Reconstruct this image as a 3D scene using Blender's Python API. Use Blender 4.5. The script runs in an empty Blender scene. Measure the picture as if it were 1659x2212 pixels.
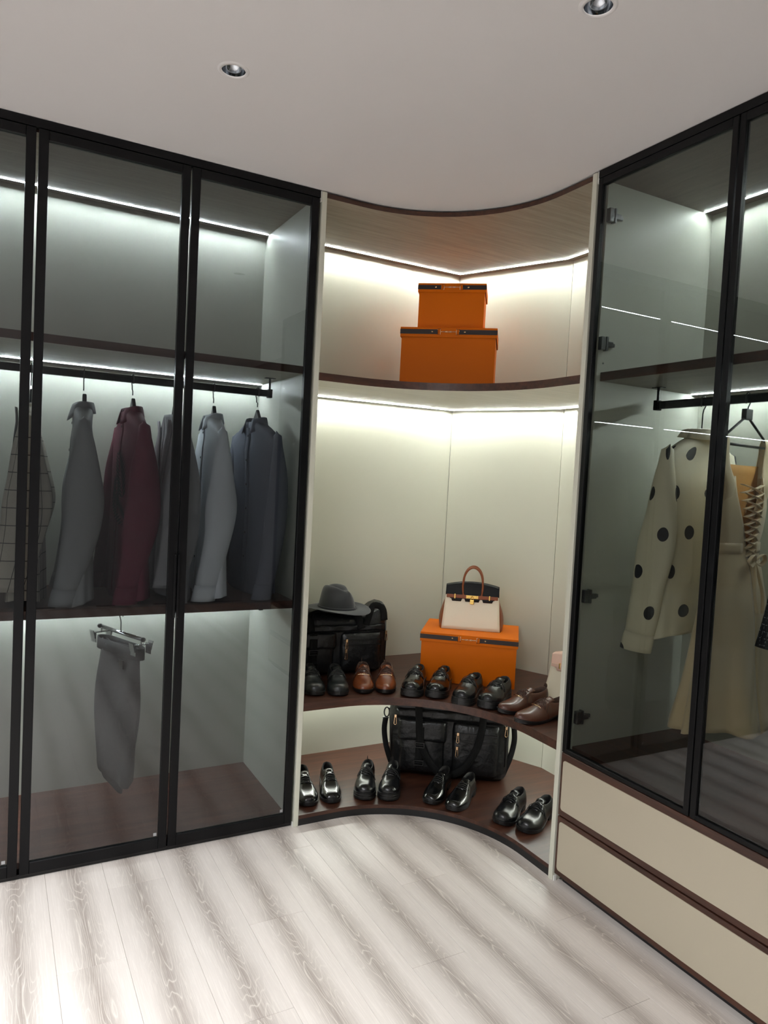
import bpy, bmesh, math, random
from math import sin, cos, pi, radians, sqrt
from mathutils import Vector, Matrix
import mathutils.noise as mnoise
random.seed(4)
SC = bpy.context.scene
COL = SC.collection

# ------------------------------------------------------------------ camera
F_PX, YAW, PITCH, ROLL = 1555.5, 0.49862782, -0.04918467, 0.0515048
cy_, sy_ = cos(YAW), sin(YAW)
fw = Vector((sy_ * cos(PITCH), cy_ * cos(PITCH), sin(PITCH)))
rt = Vector((cy_, -sy_, 0)); up = rt.cross(fw)
r2 = cos(ROLL) * rt + sin(ROLL) * up
u2 = -sin(ROLL) * rt + cos(ROLL) * up
cam_d = bpy.data.cameras.new('camera'); cam = bpy.data.objects.new('camera', cam_d); COL.objects.link(cam)
cam.matrix_world = Matrix(((r2.x, u2.x, -fw.x, 0), (r2.y, u2.y, -fw.y, 0), (r2.z, u2.z, -fw.z, 1.5), (0, 0, 0, 1)))
cam_d.sensor_fit = 'HORIZONTAL'; cam_d.sensor_width = 36; cam_d.lens = 36 * F_PX / 1659
cam_d.clip_start = .05
SC.camera = cam

# ------------------------------------------------------------------ world, lights, exposure
W = bpy.data.worlds.new('world'); SC.world = W; W.use_nodes = True
W.node_tree.nodes['Background'].inputs[0].default_value = (.9, .95, 1, 1)
W.node_tree.nodes['Background'].inputs[1].default_value = .05
SC.view_settings.view_transform = 'Standard'; SC.view_settings.look = 'None'
SC.view_settings.exposure = 0.27; SC.view_settings.gamma = 1; SC.view_settings.use_curve_mapping = False
try:
    SC.cycles.use_denoising = True
    SC.cycles.max_bounces = 10; SC.cycles.transparent_max_bounces = 16
    SC.cycles.sample_clamp_indirect = 4
except Exception: pass
LED_W = 228.0      # emission of the white LED strips
LED_C = 155.0      # emission of the warm strips of the corner unit
SPOT_W = 40.0
FILL_W = 84.0

def area(name, loc, sx, sy, power, color=(1, .95, .9), rot=(0, 0, 0), spread=pi):
    d = bpy.data.lights.new(name, 'AREA'); d.shape = 'RECTANGLE'; d.size = sx; d.size_y = sy
    d.energy = power; d.color = color
    o = bpy.data.objects.new(name, d); COL.objects.link(o); o.location = loc; o.rotation_euler = rot
    d.spread = spread
    return o
# unseen area lights added under the ceiling for soft room light
area('added_ceiling_fill', (-1.05, .9, 2.62), .9, .5, FILL_W, (.95, .98, 1), spread=2.0)
area('added_ceiling_fill', (-1.4, -.6, 2.62), 1.2, .6, FILL_W * .8, (.95, .98, 1))

# ------------------------------------------------------------------ materials
def lin(c):
    c = c / 255.0
    return c / 12.92 if c <= .04045 else ((c + .055) / 1.055) ** 2.4
def rgb(r, g, b): return (lin(r), lin(g), lin(b), 1)
def mat(name, col, rough=.5, metal=0, **kw):
    m = bpy.data.materials.new(name); m.use_nodes = True
    b = m.node_tree.nodes['Principled BSDF']
    b.inputs['Base Color'].default_value = rgb(*col); b.inputs['Roughness'].default_value = rough
    b.inputs['Metallic'].default_value = metal
    for k, v in kw.items(): b.inputs[k].default_value = v
    return m
class NT:
    def __init__(s, m): s.m = m; s.t = m.node_tree; s.b = s.t.nodes['Principled BSDF']
    def n(s, typ, **kw):
        x = s.t.nodes.new(typ)
        for k, v in kw.items(): setattr(x, k, v)
        return x
    def l(s, a, b): s.t.links.new(a, b)
    def math(s, op, a, b=None, c=None):
        x = s.n('ShaderNodeMath', operation=op)
        for i, v in enumerate((a, b, c)):
            if v is None: continue
            if isinstance(v, (int, float)): x.inputs[i].default_value = v
            else: s.l(v, x.inputs[i])
        return x.outputs[0]
    def mix(s, f, a, b, mode='MIX'):
        x = s.n('ShaderNodeMix', data_type='RGBA', blend_type=mode)
        for i, v in ((0, f), (6, a), (7, b)):
            if isinstance(v, (int, float, tuple)): x.inputs[i].default_value = v
            else: s.l(v, x.inputs[i])
        return x.outputs[2]
    def coord(s, which='Object', scale=(1, 1, 1)):
        c = s.n('ShaderNodeTexCoord'); mp = s.n('ShaderNodeMapping'); mp.inputs['Scale'].default_value = scale
        s.l(c.outputs[which], mp.inputs[0]); return mp.outputs[0]
    def noise(s, v, scale, detail=3, rough=.5):
        x = s.n('ShaderNodeTexNoise'); x.inputs['Scale'].default_value = scale
        x.inputs['Detail'].default_value = detail; x.inputs['Roughness'].default_value = rough
        s.l(v, x.inputs['Vector']); return x.outputs['Fac']
    def ramp(s, f, *st):
        x = s.n('ShaderNodeValToRGB'); e = x.color_ramp.elements
        while len(e) < len(st): e.new(.5)
        for i, (p, c) in enumerate(st): e[i].position = p; e[i].color = c
        s.l(f, x.inputs[0]); return x.outputs[0]
    def bump(s, h, strength=.2, dist=.002):
        x = s.n('ShaderNodeBump'); x.inputs['Strength'].default_value = strength; x.inputs['Distance'].default_value = dist
        s.l(h, x.inputs['Height']); s.l(x.outputs[0], s.b.inputs['Normal'])

def wood(name, dark, light, axis='x', rough=.38, freq=1.0):
    m = mat(name, light, rough); t = NT(m)
    sc = {'x': (2.2, 34, 34), 'y': (34, 2.2, 34)}[axis]
    v = t.coord('Object', tuple(k * freq for k in sc))
    a = t.noise(v, 1.0, 5, .62)
    b = t.noise(t.coord('Object', tuple(k * freq * 6 for k in sc)), 1.0, 2, .5)
    f = t.math('ADD', t.math('MULTIPLY', a, .75), t.math('MULTIPLY', b, .25))
    t.l(t.ramp(f, (.33, rgb(*dark)), (.5, rgb(*[(p + q) / 2 for p, q in zip(dark, light)])), (.68, rgb(*light))), t.b.inputs['Base Color'])
    t.bump(b, .12, .001)
    return m
MT = {}
MT['cream'] = mat('cream_laminate', (208, 207, 192), .42)
t = NT(MT['cream']); t.bump(t.noise(t.coord('Object', (1, 1, 1)), 260, 2), .06, .001)
MT['grey_panel'] = mat('pale_grey_laminate', (198, 200, 188), .45)
t = NT(MT['grey_panel']); t.bump(t.noise(t.coord('Object', (1, 1, 14)), 40, 2), .05, .001)
MT['walnut'] = wood('walnut_along', (46, 26, 19), (86, 51, 36), 'x')
MT['walnut_y'] = wood('walnut_across', (46, 26, 19), (86, 51, 36), 'y')
MT['walnut_lit'] = wood('walnut_cabinet_floor_lit', (60, 35, 28), (100, 64, 51), 'x', .4)  # walnut copy with the light on the cabinet floor put into its colour
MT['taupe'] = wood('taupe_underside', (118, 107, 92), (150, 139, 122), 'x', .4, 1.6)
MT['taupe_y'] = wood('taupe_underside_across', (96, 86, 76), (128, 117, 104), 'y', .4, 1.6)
MT['taupe_lit'] = wood('taupe_underside_lit', (196, 190, 172), (220, 215, 198), 'x', .4, 1.6)  # taupe lightened to stand for the strip light on shelf undersides
MT['black'] = mat('black_powder_coat', (10, 10, 12), .4, **{'Specular IOR Level': .2})
MT['blackgloss'] = mat('black_anodised', (8, 8, 10), .25, **{'Specular IOR Level': .3})
MT['plinth'] = mat('black_plinth', (20, 20, 22), .5)
MT['drawer'] = mat('warm_cream_leather', (182, 172, 152), .55)
t = NT(MT['drawer']); t.bump(t.noise(t.coord('Object'), 420, 2), .12, .001)
MT['wall'] = mat('painted_wall', (165, 165, 165), .85)
MT['ceiling'] = mat('painted_ceiling', (236, 233, 232), .85)
MT['chrome'] = mat('chrome', (205, 208, 212), .12, 1)
MT['steel'] = mat('nickel', (120, 122, 124), .3, 1)
MT['gold'] = mat('polished_gold', (235, 196, 112), .18, 1)
MT['rosegold'] = mat('pale_gold', (240, 205, 165), .2, 1)
MT['orange'] = mat('orange_paper', (214, 106, 2), .5, **{'Specular IOR Level': .15})
t = NT(MT['orange']); t.bump(t.noise(t.coord('Object'), 500, 2), .1, .0008)
MT['ribbon'] = mat('dark_brown_ribbon', (40, 28, 26), .55)
MT['white'] = mat('white_plastic', (225, 225, 220), .4)

def glass(name, tint):
    # thin tinted pane: each face passes part of the light and mirrors by angle (Schlick)
    m = bpy.data.materials.new(name); m.use_nodes = True; nt = m.node_tree; nt.nodes.clear()
    o = nt.nodes.new('ShaderNodeOutputMaterial'); tr = nt.nodes.new('ShaderNodeBsdfTransparent'); gl = nt.nodes.new('ShaderNodeBsdfGlossy')
    lw = nt.nodes.new('ShaderNodeLayerWeight'); mx = nt.nodes.new('ShaderNodeMixShader'); lw.inputs[0].default_value = .5
    p = nt.nodes.new('ShaderNodeMath'); p.operation = 'POWER'; p.inputs[1].default_value = 5
    q = nt.nodes.new('ShaderNodeMath'); q.operation = 'MULTIPLY_ADD'; q.inputs[1].default_value = .95; q.inputs[2].default_value = .045
    tr.inputs[0].default_value = (*[sqrt(k) for k in tint], 1); gl.inputs['Roughness'].default_value = 0; gl.inputs[0].default_value = (.9, .92, .95, 1)
    nt.links.new(lw.outputs['Facing'], p.inputs[0]); nt.links.new(p.outputs[0], q.inputs[0])
    nt.links.new(q.outputs[0], mx.inputs[0]); nt.links.new(tr.outputs[0], mx.inputs[1]); nt.links.new(gl.outputs[0], mx.inputs[2])
    nt.links.new(mx.outputs[0], o.inputs[0]); return m
MT['glass'] = glass('grey_tinted_glass', (.42, .43, .432))
MT['glass_b'] = glass('bronze_tinted_glass', (.43, .44, .41))
def emis(name, col, s):
    m = bpy.data.materials.new(name); m.use_nodes = True; nt = m.node_tree; nt.nodes.clear()
    o = nt.nodes.new('ShaderNodeOutputMaterial'); e = nt.nodes.new('ShaderNodeEmission')
    e.inputs[0].default_value = (*col, 1); e.inputs[1].default_value = s; nt.links.new(e.outputs[0], o.inputs[0]); return m
MT['led'] = emis('cool_led', (.86, .97, 1), LED_W)
MT['led_c'] = emis('neutral_led', (.95, 1, .93), LED_C)
MT['bulb'] = emis('spot_lens', (1, .97, .93), 9)

# floor plank
m = mat('whitewashed_oak_plank', (206, 194, 184), .36); t = NT(m); MT['plank'] = m
oi = t.n('ShaderNodeObjectInfo').outputs['Random']
tc = t.n('ShaderNodeTexCoord'); sp = t.n('ShaderNodeSeparateXYZ'); t.l(tc.outputs['Object'], sp.inputs[0])
X, Y = sp.outputs[0], sp.outputs[1]
def vec(a, b, c):
    x = t.n('ShaderNodeCombineXYZ')
    for i, v in enumerate((a, b, c)):
        if isinstance(v, (int, float)): x.inputs[i].default_value = v
        else: t.l(v, x.inputs[i])
    return x.outputs[0]
rnd = t.math('MULTIPLY', oi, 37.0)
wob = t.noise(vec(0.0, t.math('MULTIPLY', Y, 2.0), rnd), 1.0, 2)
xc = t.math('ADD', X, t.math('MULTIPLY', t.math('SUBTRACT', wob, .5), .045))
ax = t.math('ABSOLUTE', xc)
band = t.math('SUBTRACT', 1.0, t.math('SMOOTH_MIN', t.math('DIVIDE', ax, .062), 1.0, .3))
band = t.math('MAXIMUM', band, 0.0)
big = t.noise(vec(t.math('MULTIPLY', xc, 16.0), t.math('MULTIPLY', Y, 1.9), rnd), 1.0, 1.5, .45)
ring = t.math('ABSOLUTE', t.math('SINE', t.math('MULTIPLY', big, 62.0)))
ring = t.math('POWER', t.math('SUBTRACT', 1.0, ring), 5.0)
ring = t.math('MULTIPLY', ring, t.math('POWER', band, .6))
fib = t.noise(vec(t.math('MULTIPLY', X, 520.0), t.math('MULTIPLY', Y, 9.0), rnd), 1.0, 3, .6)
fib2 = t.noise(vec(t.math('MULTIPLY', X, 120.0), t.math('MULTIPLY', Y, 3.0), rnd), 1.0, 2, .6)
c = t.mix(t.math('MULTIPLY', band, .95), rgb(213, 204, 198), rgb(148, 137, 130))
c = t.mix(t.math('MULTIPLY', fib2, .30), c, rgb(176, 164, 154))
c = t.mix(t.math('MULTIPLY', t.math('GREATER_THAN', fib, .56), .22), c, rgb(236, 228, 220))
c = t.mix(t.math('MULTIPLY', ring, .6), c, rgb(230, 222, 212))
hs = t.n('ShaderNodeHueSaturation'); t.l(c, hs.inputs['Color']); hs.inputs['Saturation'].default_value = 1
t.l(t.math('ADD', .95, t.math('MULTIPLY', oi, .08)), hs.inputs['Value'])
t.l(hs.outputs[0], t.b.inputs['Base Color']); t.bump(fib, .08, .0006)

# ------------------------------------------------------------------ mesh helpers
class MB:
    def __init__(s): s.v = []; s.f = []; s.m = []; s.uv = {}
    def add(s, vs, fs, mi=0, uvs=None):
        o = len(s.v); s.v += [tuple(p) for p in vs]
        for k, f in enumerate(fs):
            s.f.append(tuple(i + o for i in f)); s.m.append(mi)
            if uvs: s.uv[len(s.f) - 1] = [uvs[i] for i in f]
        return s
    def box(s, x0, x1, y0, y1, z0, z1, mi=0, bottom=None):
        v = [(x0, y0, z0), (x1, y0, z0), (x1, y1, z0), (x0, y1, z0), (x0, y0, z1), (x1, y0, z1), (x1, y1, z1), (x0, y1, z1)]
        o = len(s.v); s.v += v
        for k, f in enumerate(((3, 2, 1, 0), (4, 5, 6, 7), (0, 1, 5, 4), (1, 2, 6, 5), (2, 3, 7, 6), (3, 0, 4, 7))):
            s.f.append(tuple(i + o for i in f)); s.m.append(bottom if (k == 0 and bottom is not None) else mi)
        return s
    def grid(s, P, mi=0, cu=False, cv=False, uv=None, flip=False):
        nu, nv = len(P), len(P[0]); o = len(s.v)
        for r in P: s.v += [tuple(p) for p in r]
        for i in range(nu - (0 if cu else 1)):
            for j in range(nv - (0 if cv else 1)):
                i2, j2 = (i + 1) % nu, (j + 1) % nv
                f = [i * nv + j, i2 * nv + j, i2 * nv + j2, i * nv + j2]
                if flip: f.reverse()
                s.f.append(tuple(k + o for k in f)); s.m.append(mi)
                if uv: s.uv[len(s.f) - 1] = [uv[k // nv][k % nv] for k in f]
        return s
    def tube(s, pts, r, n=8, closed=False, mi=0, rfun=None, flat=None):
        pts = [Vector(p) for p in pts]; N = len(pts); rings = []
        nrm = None
        for i, p in enumerate(pts):
            a = pts[(i - 1) % N] if (closed or i > 0) else p
            b = pts[(i + 1) % N] if (closed or i < N - 1) else p
            t_ = (b - a)
            if t_.length < 1e-9: t_ = Vector((0, 0, 1))
            t_.normalize()
            if nrm is None:
                nrm = Vector((0, 0, 1)) if abs(t_.z) < .9 else Vector((1, 0, 0))
            nrm = (nrm - t_ * nrm.dot(t_))
            if nrm.length < 1e-6: nrm = t_.orthogonal()
            nrm.normalize(); bn = t_.cross(nrm)
            rr = rfun(i / (N - 1)) if rfun else r
            ra, rb = (rr, rr) if flat is None else flat
            rings.append([p + nrm * ra * cos(2 * pi * k / n) + bn * rb * sin(2 * pi * k / n) for k in range(n)])
        s.grid(rings, mi, cu=closed, cv=True, flip=True)
        if not closed:
            o = len(s.v) - N * n
            s.f.append(tuple(o + k for k in range(n))); s.m.append(mi)
            s.f.append(tuple(o + (N - 1) * n + k for k in reversed(range(n)))); s.m.append(mi)
        return s
    def lathe(s, prof, c=(0, 0, 0), n=24, mi=0):
        P = [[(c[0] + r * cos(2 * pi * k / n), c[1] + r * sin(2 * pi * k / n), c[2] + z) for k in range(n)] for r, z in prof]
        return s.grid(P, mi, cv=True)
    def prism(s, poly, z0, z1, mi=0, bottom=None, top=None):
        n = len(poly); o = len(s.v)
        s.v += [(x, y, z0) for x, y in poly] + [(x, y, z1) for x, y in poly]
        s.f.append(tuple(o + k for k in reversed(range(n)))); s.m.append(mi if bottom is None else bottom)
        s.f.append(tuple(o + n + k for k in range(n))); s.m.append(mi if top is None else top)
        for k in range(n):
            k2 = (k + 1) % n; s.f.append((o + k, o + k2, o + n + k2, o + n + k)); s.m.append(mi)
        return s
    def xf(s, M, start=0):
        for i in range(start, len(s.v)): s.v[i] = tuple(M @ Vector(s.v[i]))
        return s
    def build(s, name, mats, parent=None, off=None, smooth=False, bevel=0, seg=2, sub=0, solid=0, auto=None):
        if not isinstance(mats, (list, tuple)): mats = [mats]
        me = bpy.data.meshes.new(name)
        d = Vector(off) if off is not None else Vector((0, 0, 0))
        me.from_pydata([Vector(p) - d for p in s.v], [], s.f)
        for mm in mats: me.materials.append(mm)
        me.polygons.foreach_set('material_index', s.m)
        if s.uv:
            ul = me.uv_layers.new(name='UVMap')
            for p in me.polygons:
                if p.index in s.uv:
                    for li, q in zip(p.loop_indices, s.uv[p.index]): ul.data[li].uv = q
        bm = bmesh.new(); bm.from_mesh(me)
        bmesh.ops.recalc_face_normals(bm, faces=bm.faces)
        if bevel:
            es = [e for e in bm.edges if len(e.link_faces) == 2 and e.calc_face_angle(0) > .6]
            bmesh.ops.bevel(bm, geom=es, offset=bevel, segments=seg, affect='EDGES', profile=.6, clamp_overlap=True)
        if auto is not None:
            for e in bm.edges:
                if len(e.link_faces) == 2 and e.calc_face_angle(0) > auto: e.smooth = False
        bm.to_mesh(me); bm.free()
        if smooth or bevel: me.polygons.foreach_set('use_smooth', [bool(smooth)] * len(me.polygons))
        me.update()
        o = bpy.data.objects.new(name, me); COL.objects.link(o)
        if parent is not None: o.parent = parent
        elif off is not None: o.location = d
        if solid:
            md = o.modifiers.new('solid', 'SOLIDIFY'); md.thickness = solid; md.offset = 0
        if sub:
            md = o.modifiers.new('sub', 'SUBSURF'); md.levels = sub; md.render_levels = sub
        return o
def thing(name, label, cat, loc=(0, 0, 0), rz=0, group=None):
    o = bpy.data.objects.new(name, None); COL.objects.link(o); o.location = loc; o.rotation_euler = (0, 0, rz)
    o.empty_display_size = .05
    o['label'] = label; o['category'] = cat
    if group: o['group'] = group
    return o
def tag(o, label, cat, group=None):
    o['label'] = label; o['category'] = cat
    if group: o['group'] = group
    return o
def struct(o): o['kind'] = 'structure'; return o
def lerp(a, b, t): return a + (b - a) * t
def sstep(a, b, x):
    x = max(0, min(1, (x - a) / (b - a))); return x * x * (3 - 2 * x)
def tab(T, x):
    if x <= T[0][0]: return T[0][1]
    for (a, u), (b, v) in zip(T, T[1:]):
        if x <= b: return lerp(u, v, (x - a) / (b - a))
    return T[-1][1]
def stab(T, x):   # smooth table (cubic hermite)
    if x <= T[0][0]: return T[0][1]
    if x >= T[-1][0]: return T[-1][1]
    n = len(T)
    for i in range(n - 1):
        if x <= T[i + 1][0]:
            x0, y0 = T[i]; x1, y1 = T[i + 1]; h_ = x1 - x0
            m0 = (y1 - T[i - 1][1]) / (x1 - T[i - 1][0]) if i > 0 else (y1 - y0) / h_
            m1 = (T[i + 2][1] - y0) / (T[i + 2][0] - x0) if i + 2 < n else (y1 - y0) / h_
            u = (x - x0) / h_
            return (2*u**3-3*u*u+1)*y0 + (u**3-2*u*u+u)*h_*m0 + (-2*u**3+3*u*u)*y1 + (u**3-u*u)*h_*m1

# ------------------------------------------------------------------ room shell
ZC = 2.645
RX0, RY0 = -2.6, -2.4
fl = struct(MB().box(RX0, 2.6, RY0, 3.45, -.06, -.012).build('floor', mat('floor_joint', (196, 184, 174), .7)))
PW, PL = .1935, 1.2
pm = MB().box(-PW/2 + .0003, PW/2 - .0003, -PL/2 + .0004, PL/2 - .0004, -.012, 0).build('plank', MT['plank'], fl, bevel=.0007, seg=1)
k = 0
for i in range(-20, 5):
    x = 1.452 + i * PW
    y0 = {0: 2.204, 1: 2.598, 2: 1.80}[(-i) % 3 if True else 0]
    y0 = {0: 2.204, 1: 1.80, 2: 2.598}[(-i) % 3]
    for j in range(-4, 3):
        cyy = y0 + PL / 2 + j * PL
        if cyy - PL/2 > 2.85 or cyy + PL/2 < RY0 or (x > 2.0): continue
        o = pm if k == 0 else pm.copy()
        if k: COL.objects.link(o)
        o.location = (x, cyy, 0); k += 1
# ceiling with holes for the recessed spots
SPOTS = [(.583, 2.112), (1.243, 1.345), (-1.1, 1.5), (-1.1, .1), (-.9, 1.7)]
cm = MB()
def holes_ceiling(spots, x0, x1, y0, y1, z, r, half):
    xs = sorted({x0, x1} | {s[0] - half for s in spots} | {s[0] + half for s in spots})
    ys = sorted({y0, y1} | {s[1] - half for s in spots} | {s[1] + half for s in spots})
    def inside(a, b): return any(abs(a - s[0]) < half - 1e-6 and abs(b - s[1]) < half - 1e-6 for s in spots)
    for a, b in zip(xs, xs[1:]):
        for c, d in zip(ys, ys[1:]):
            if inside((a + b) / 2, (c + d) / 2): continue
            cm.add([(a, c, z), (b, c, z), (b, d, z), (a, d, z)], [(0, 1, 2, 3)])
    for sx, sy in spots:
        n = 32; A = []; B = []
        for q in range(n):
            an = 2 * pi * q / n; c_, s_ = cos(an), sin(an); m_ = max(abs(c_), abs(s_))
            A.append((sx + r * c_, sy + r * s_, z)); B.append((sx + half * c_ / m_, sy + half * s_ / m_, z))
        cm.grid([A, B], cv=True)
holes_ceiling(SPOTS, RX0, 2.6, RY0, 3.45, ZC, .0345, .06)
struct(cm.build('ceiling', MT['ceiling']))
struct(MB().box(RX0, 2.6, 3.4, 3.45, 0, ZC).build('wall_back', MT['wall']))
struct(MB().box(2.53, 2.6, RY0, 3.45, 0, ZC).build('wall_right', MT['wall']))
struct(MB().box(RX0 - .05, RX0, RY0, 3.45, 0, ZC).build('wall_left', MT['wall']))
struct(MB().box(RX0, 2.6, RY0 - .05, RY0, 0, ZC).build('wall_front', MT['wall']))

for k, (sx, sy) in enumerate(SPOTS):
    lab = ['small recessed ceiling spotlight above the left wardrobe side', 'recessed ceiling spotlight at the top edge of the picture, right of middle'][k] if k < 2 else ['recessed ceiling spotlight out of view near the middle of the room', 'recessed ceiling spotlight out of view behind the photographer', 'recessed ceiling spotlight out of view by the far left doors'][k - 2]
    o = thing('ceiling_spotlight', lab, 'spotlight', (sx, sy, ZC), 0, 'recessed ceiling spotlights')
    MB().lathe([(.034, .002), (.0345, -.0035), (.043, -.003), (.046, 0)], n=32).build('trim_ring', MT['ceiling'], o, smooth=True)
    MB().lathe([(.0342, 0), (.0335, .006), (.031, .013), (.026, .021), (.019, .027), (.014, .030)], n=32).build('reflector', mat('mirror_reflector', (165, 170, 176), .06, 1), o, smooth=True)
    MB().lathe([(.0145, .029), (.008, .0295), (.0001, .0296)], n=20).build('lens', MT['bulb'], o)
    d = bpy.data.lights.new('spot_beam', 'SPOT'); d.energy = SPOT_W * (.05 if k < 2 else 1); d.spot_size = 1.6; d.spot_blend = 1; d.shadow_soft_size = .03; d.color = (.97, .985, 1)
    l = bpy.data.objects.new('spot_beam', d); COL.objects.link(l); l.parent = o; l.location = (0, 0, -.012)

# ------------------------------------------------------------------ left wardrobe
AF, AB = 2.769, 3.375         # door face, back panel
AX0, AX1 = -1.47, 1.142
a = thing('left_wardrobe', 'tall built-in wardrobe with black framed grey glass doors along the left wall', 'wardrobe', (0, AF, 0))
off = (0, AF, 0)
def pa(mb, name, m_, **k): return mb.build(name, m_, a, off, **k)
pa(MB().box(AX0, AX1, AB, AB + .018, .03, 2.63), 'back_panel', MT['grey_panel'])
pa(MB().box(1.118, AX1, 2.795, AB, .0, 2.63), 'side_panel', MT['grey_panel'])
pa(MB().box(AX0, AX0 + .024, 2.795, AB, .0, 2.63), 'side_panel', MT['grey_panel'])
pa(MB().box(AX0 + .024, 1.118, 2.795, AB, .032, .055), 'bottom_board', MT['walnut_lit'], bevel=.001, seg=1)
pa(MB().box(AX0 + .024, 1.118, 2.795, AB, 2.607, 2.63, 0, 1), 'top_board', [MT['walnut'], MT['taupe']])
pa(MB().box(AX0 + .024, 1.118, 2.80, AB, 1.905, 1.936, 0, 1), 'shelf', [MT['walnut'], MT['taupe_lit']], bevel=.001, seg=1)
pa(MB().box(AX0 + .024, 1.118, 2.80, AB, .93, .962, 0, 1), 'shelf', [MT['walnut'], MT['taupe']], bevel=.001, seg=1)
pa(MB().box(AX0, AX1, 2.785, 2.80, 0, .016), 'plinth', MT['plinth'])
pa(MB().box(AX0, AX1, AF, 2.80, 2.615, 2.643), 'cornice', MT['black'])
for z in (2.607, 1.905, .93):
    pa(MB().box(AX0 + .03, 1.112, 3.316, 3.322, z - (.0014 if z > 2 else .002), z - .0002), 'light_strip', MT['led'])
    pa(MB().box(AX0 + .03, 1.112, 3.3225, 3.328, z - .003, z), 'light_profile', MT['steel'])
def rail(parent, off, p0, p1, zt, zb, zs, along):
    # oval rail with end caps and hangers up to the shelf
    if along == 'x': mb = MB().box(p0, p1, 3.042, 3.058, zb, zt)
    else: mb = MB().box(2.192, 2.208, p0, p1, zb, zt)
    r_ = mb.build('hanging_rail', MT['blackgloss'], parent, off, bevel=.005, seg=2)
    for q in (p0 + .008, p1 - .008):
        if along == 'x':
            c0 = MB().box(q - .010, q + .010, 3.037, 3.063, zb - .004, zt + .004); st = MB().tube([(q, 3.05, zt), (q, 3.05, zs)], .005)
            st.box(q - .022, q + .022, 3.038, 3.062, zs - .003, zs)
        else:
            c0 = MB().box(2.187, 2.213, q - .010, q + .010, zb - .004, zt + .004); st = MB().tube([(2.2, q, zt), (2.2, q, zs)], .005)
            st.box(2.188, 2.212, q - .022, q + .022, zs - .003, zs)
        c0.build('end_cap', MT['black'], r_, off if parent is None else off, bevel=.003); st.build('rail_bracket', MT['blackgloss'], r_, off)
    return r_
rail(a, off, -1.36, 1.066, 1.852, 1.822, 1.905, 'x')
rail(a, off, -1.36, 1.066, .912, .882, .93, 'x')
DW = .516
def etched(mb, x, y, z): mb.box(x - .006, x + .006, y - .0006, y, z - .006, z + .006)
for k in range(5):
    x1 = 1.137 - k * DW; x0 = x1 - DW + .006
    if k == 2: x1 = .103; x0 = x1 - DW + .006
    if k > 2: x1 -= .014; x0 -= .014
    fz = .031
    d = MB()
    d.box(x0, x0 + fz, AF, AF + .022, .018, 2.612); d.box(x1 - fz, x1, AF, AF + .022, .018, 2.612)
    d.box(x0 + fz, x1 - fz, AF, AF + .022, 2.612 - fz - .002, 2.612); d.box(x0 + fz, x1 - fz, AF, AF + .022, .018, .018 + fz + .012)
    dr = pa(d, 'door', MT['black'], bevel=.0015, seg=1)
    MB().box(x0 + fz - .004, x1 - fz + .004, AF + .009, AF + .0095, .058, 2.583).build('glass_pane', MT['glass'], dr, off)
    e = MB(); etched(e, x1 - fz - .012, AF + .008, .075); e.build('etched_mark', mat('etched_grey', (150, 150, 150), .6), dr, off)
    hx = x0 - .002 if k == 0 else x1 + .0
    if k < 2: MB().box(hx - .010 if k else hx, hx if k else hx + .010, AF - .007, AF, .92, 1.165).build('door_handle', MT['blackgloss'], dr, off, bevel=.002)

# ------------------------------------------------------------------ corner shelving unit
cs = thing('corner_shelving_unit', 'open cream corner shelving with curved walnut shelves between the two wardrobes', 'shelving', (1.168, 2.765, 0))
coff = (1.168, 2.765, 0)
def pc(mb, name, m_, **k): return mb.build(name, m_, cs, coff, **k)
CX, CY, CR = 1.333, 2.192, .573
def front_curve(n=28, d=0.0):
    pts = [(1.168, 2.765 + d)]
    for i in range(n + 1):
        an = pi / 2 - (pi / 2) * i / n
        pts.append((CX + (CR + d) * cos(an), CY + (CR + d) * sin(an)))
    pts.append((1.906 + d, 2.028)); return pts
P0 = Vector((1.168, 3.372)); P1 = Vector((2.236, 3.372)); P2 = Vector((2.511, 2.777)); P3 = Vector((2.511, 2.028))
back_poly = [tuple(P3), tuple(P2), tuple(P1), tuple(P0)]
def board(z0, z1, name, top=0, d=0.0):
    return pc(MB().prism(front_curve(d=d) + back_poly, z0, z1, 0, bottom=1, top=top), name, [MT['walnut'], MT['taupe'] if z0 > 2 else MT['taupe_lit']])
board(.030, .046, 'curved_shelf'); board(.495, .529, 'curved_shelf'); board(1.882, 1.914, 'curved_shelf'); board(2.618, 2.637, 'top_board')
# curved plinth
fc = front_curve(d=.003)
pc(MB().prism(fc + [(x + .012, y + .012) for x, y in reversed(fc)], 0, .030), 'plinth', MT['plinth'])
def vpanel(p, q, th, z0, z1):
    d_ = (q - p).normalized(); nn = Vector((d_.y, -d_.x)) * th
    return MB().prism([tuple(p), tuple(q), tuple(q + nn), tuple(p + nn)], z0, z1)
gap = .0012
for nm, A_, B_ in (('back_panel', P0, P1), ('back_panel', P1, P2), ('back_panel', P2, P3)):
    dd = (B_ - A_).normalized() * gap
    pc(vpanel(A_ + dd, B_ - dd, -.016, .0, 2.637), nm, MT['cream'])
pc(MB().box(1.147, 1.168, 2.763, 3.372, 0, 2.64), 'side_panel', MT['cream'], bevel=.0015, seg=1)
pc(MB().box(1.899, 2.511, 2.005, 2.027, 0, 2.64), 'side_panel', MT['cream'], bevel=.0015, seg=1)
def offset_line(A_, B_, d_):
    t_ = (B_ - A_).normalized(); nn = Vector((t_.y, -t_.x)) * d_; return A_ + nn, t_
def isect(a1, d1, a2, d2):
    cr = d1.x * d2.y - d1.y * d2.x; k_ = ((a2 - a1).x * d2.y - (a2 - a1).y * d2.x) / cr; return a1 + d1 * k_
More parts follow.
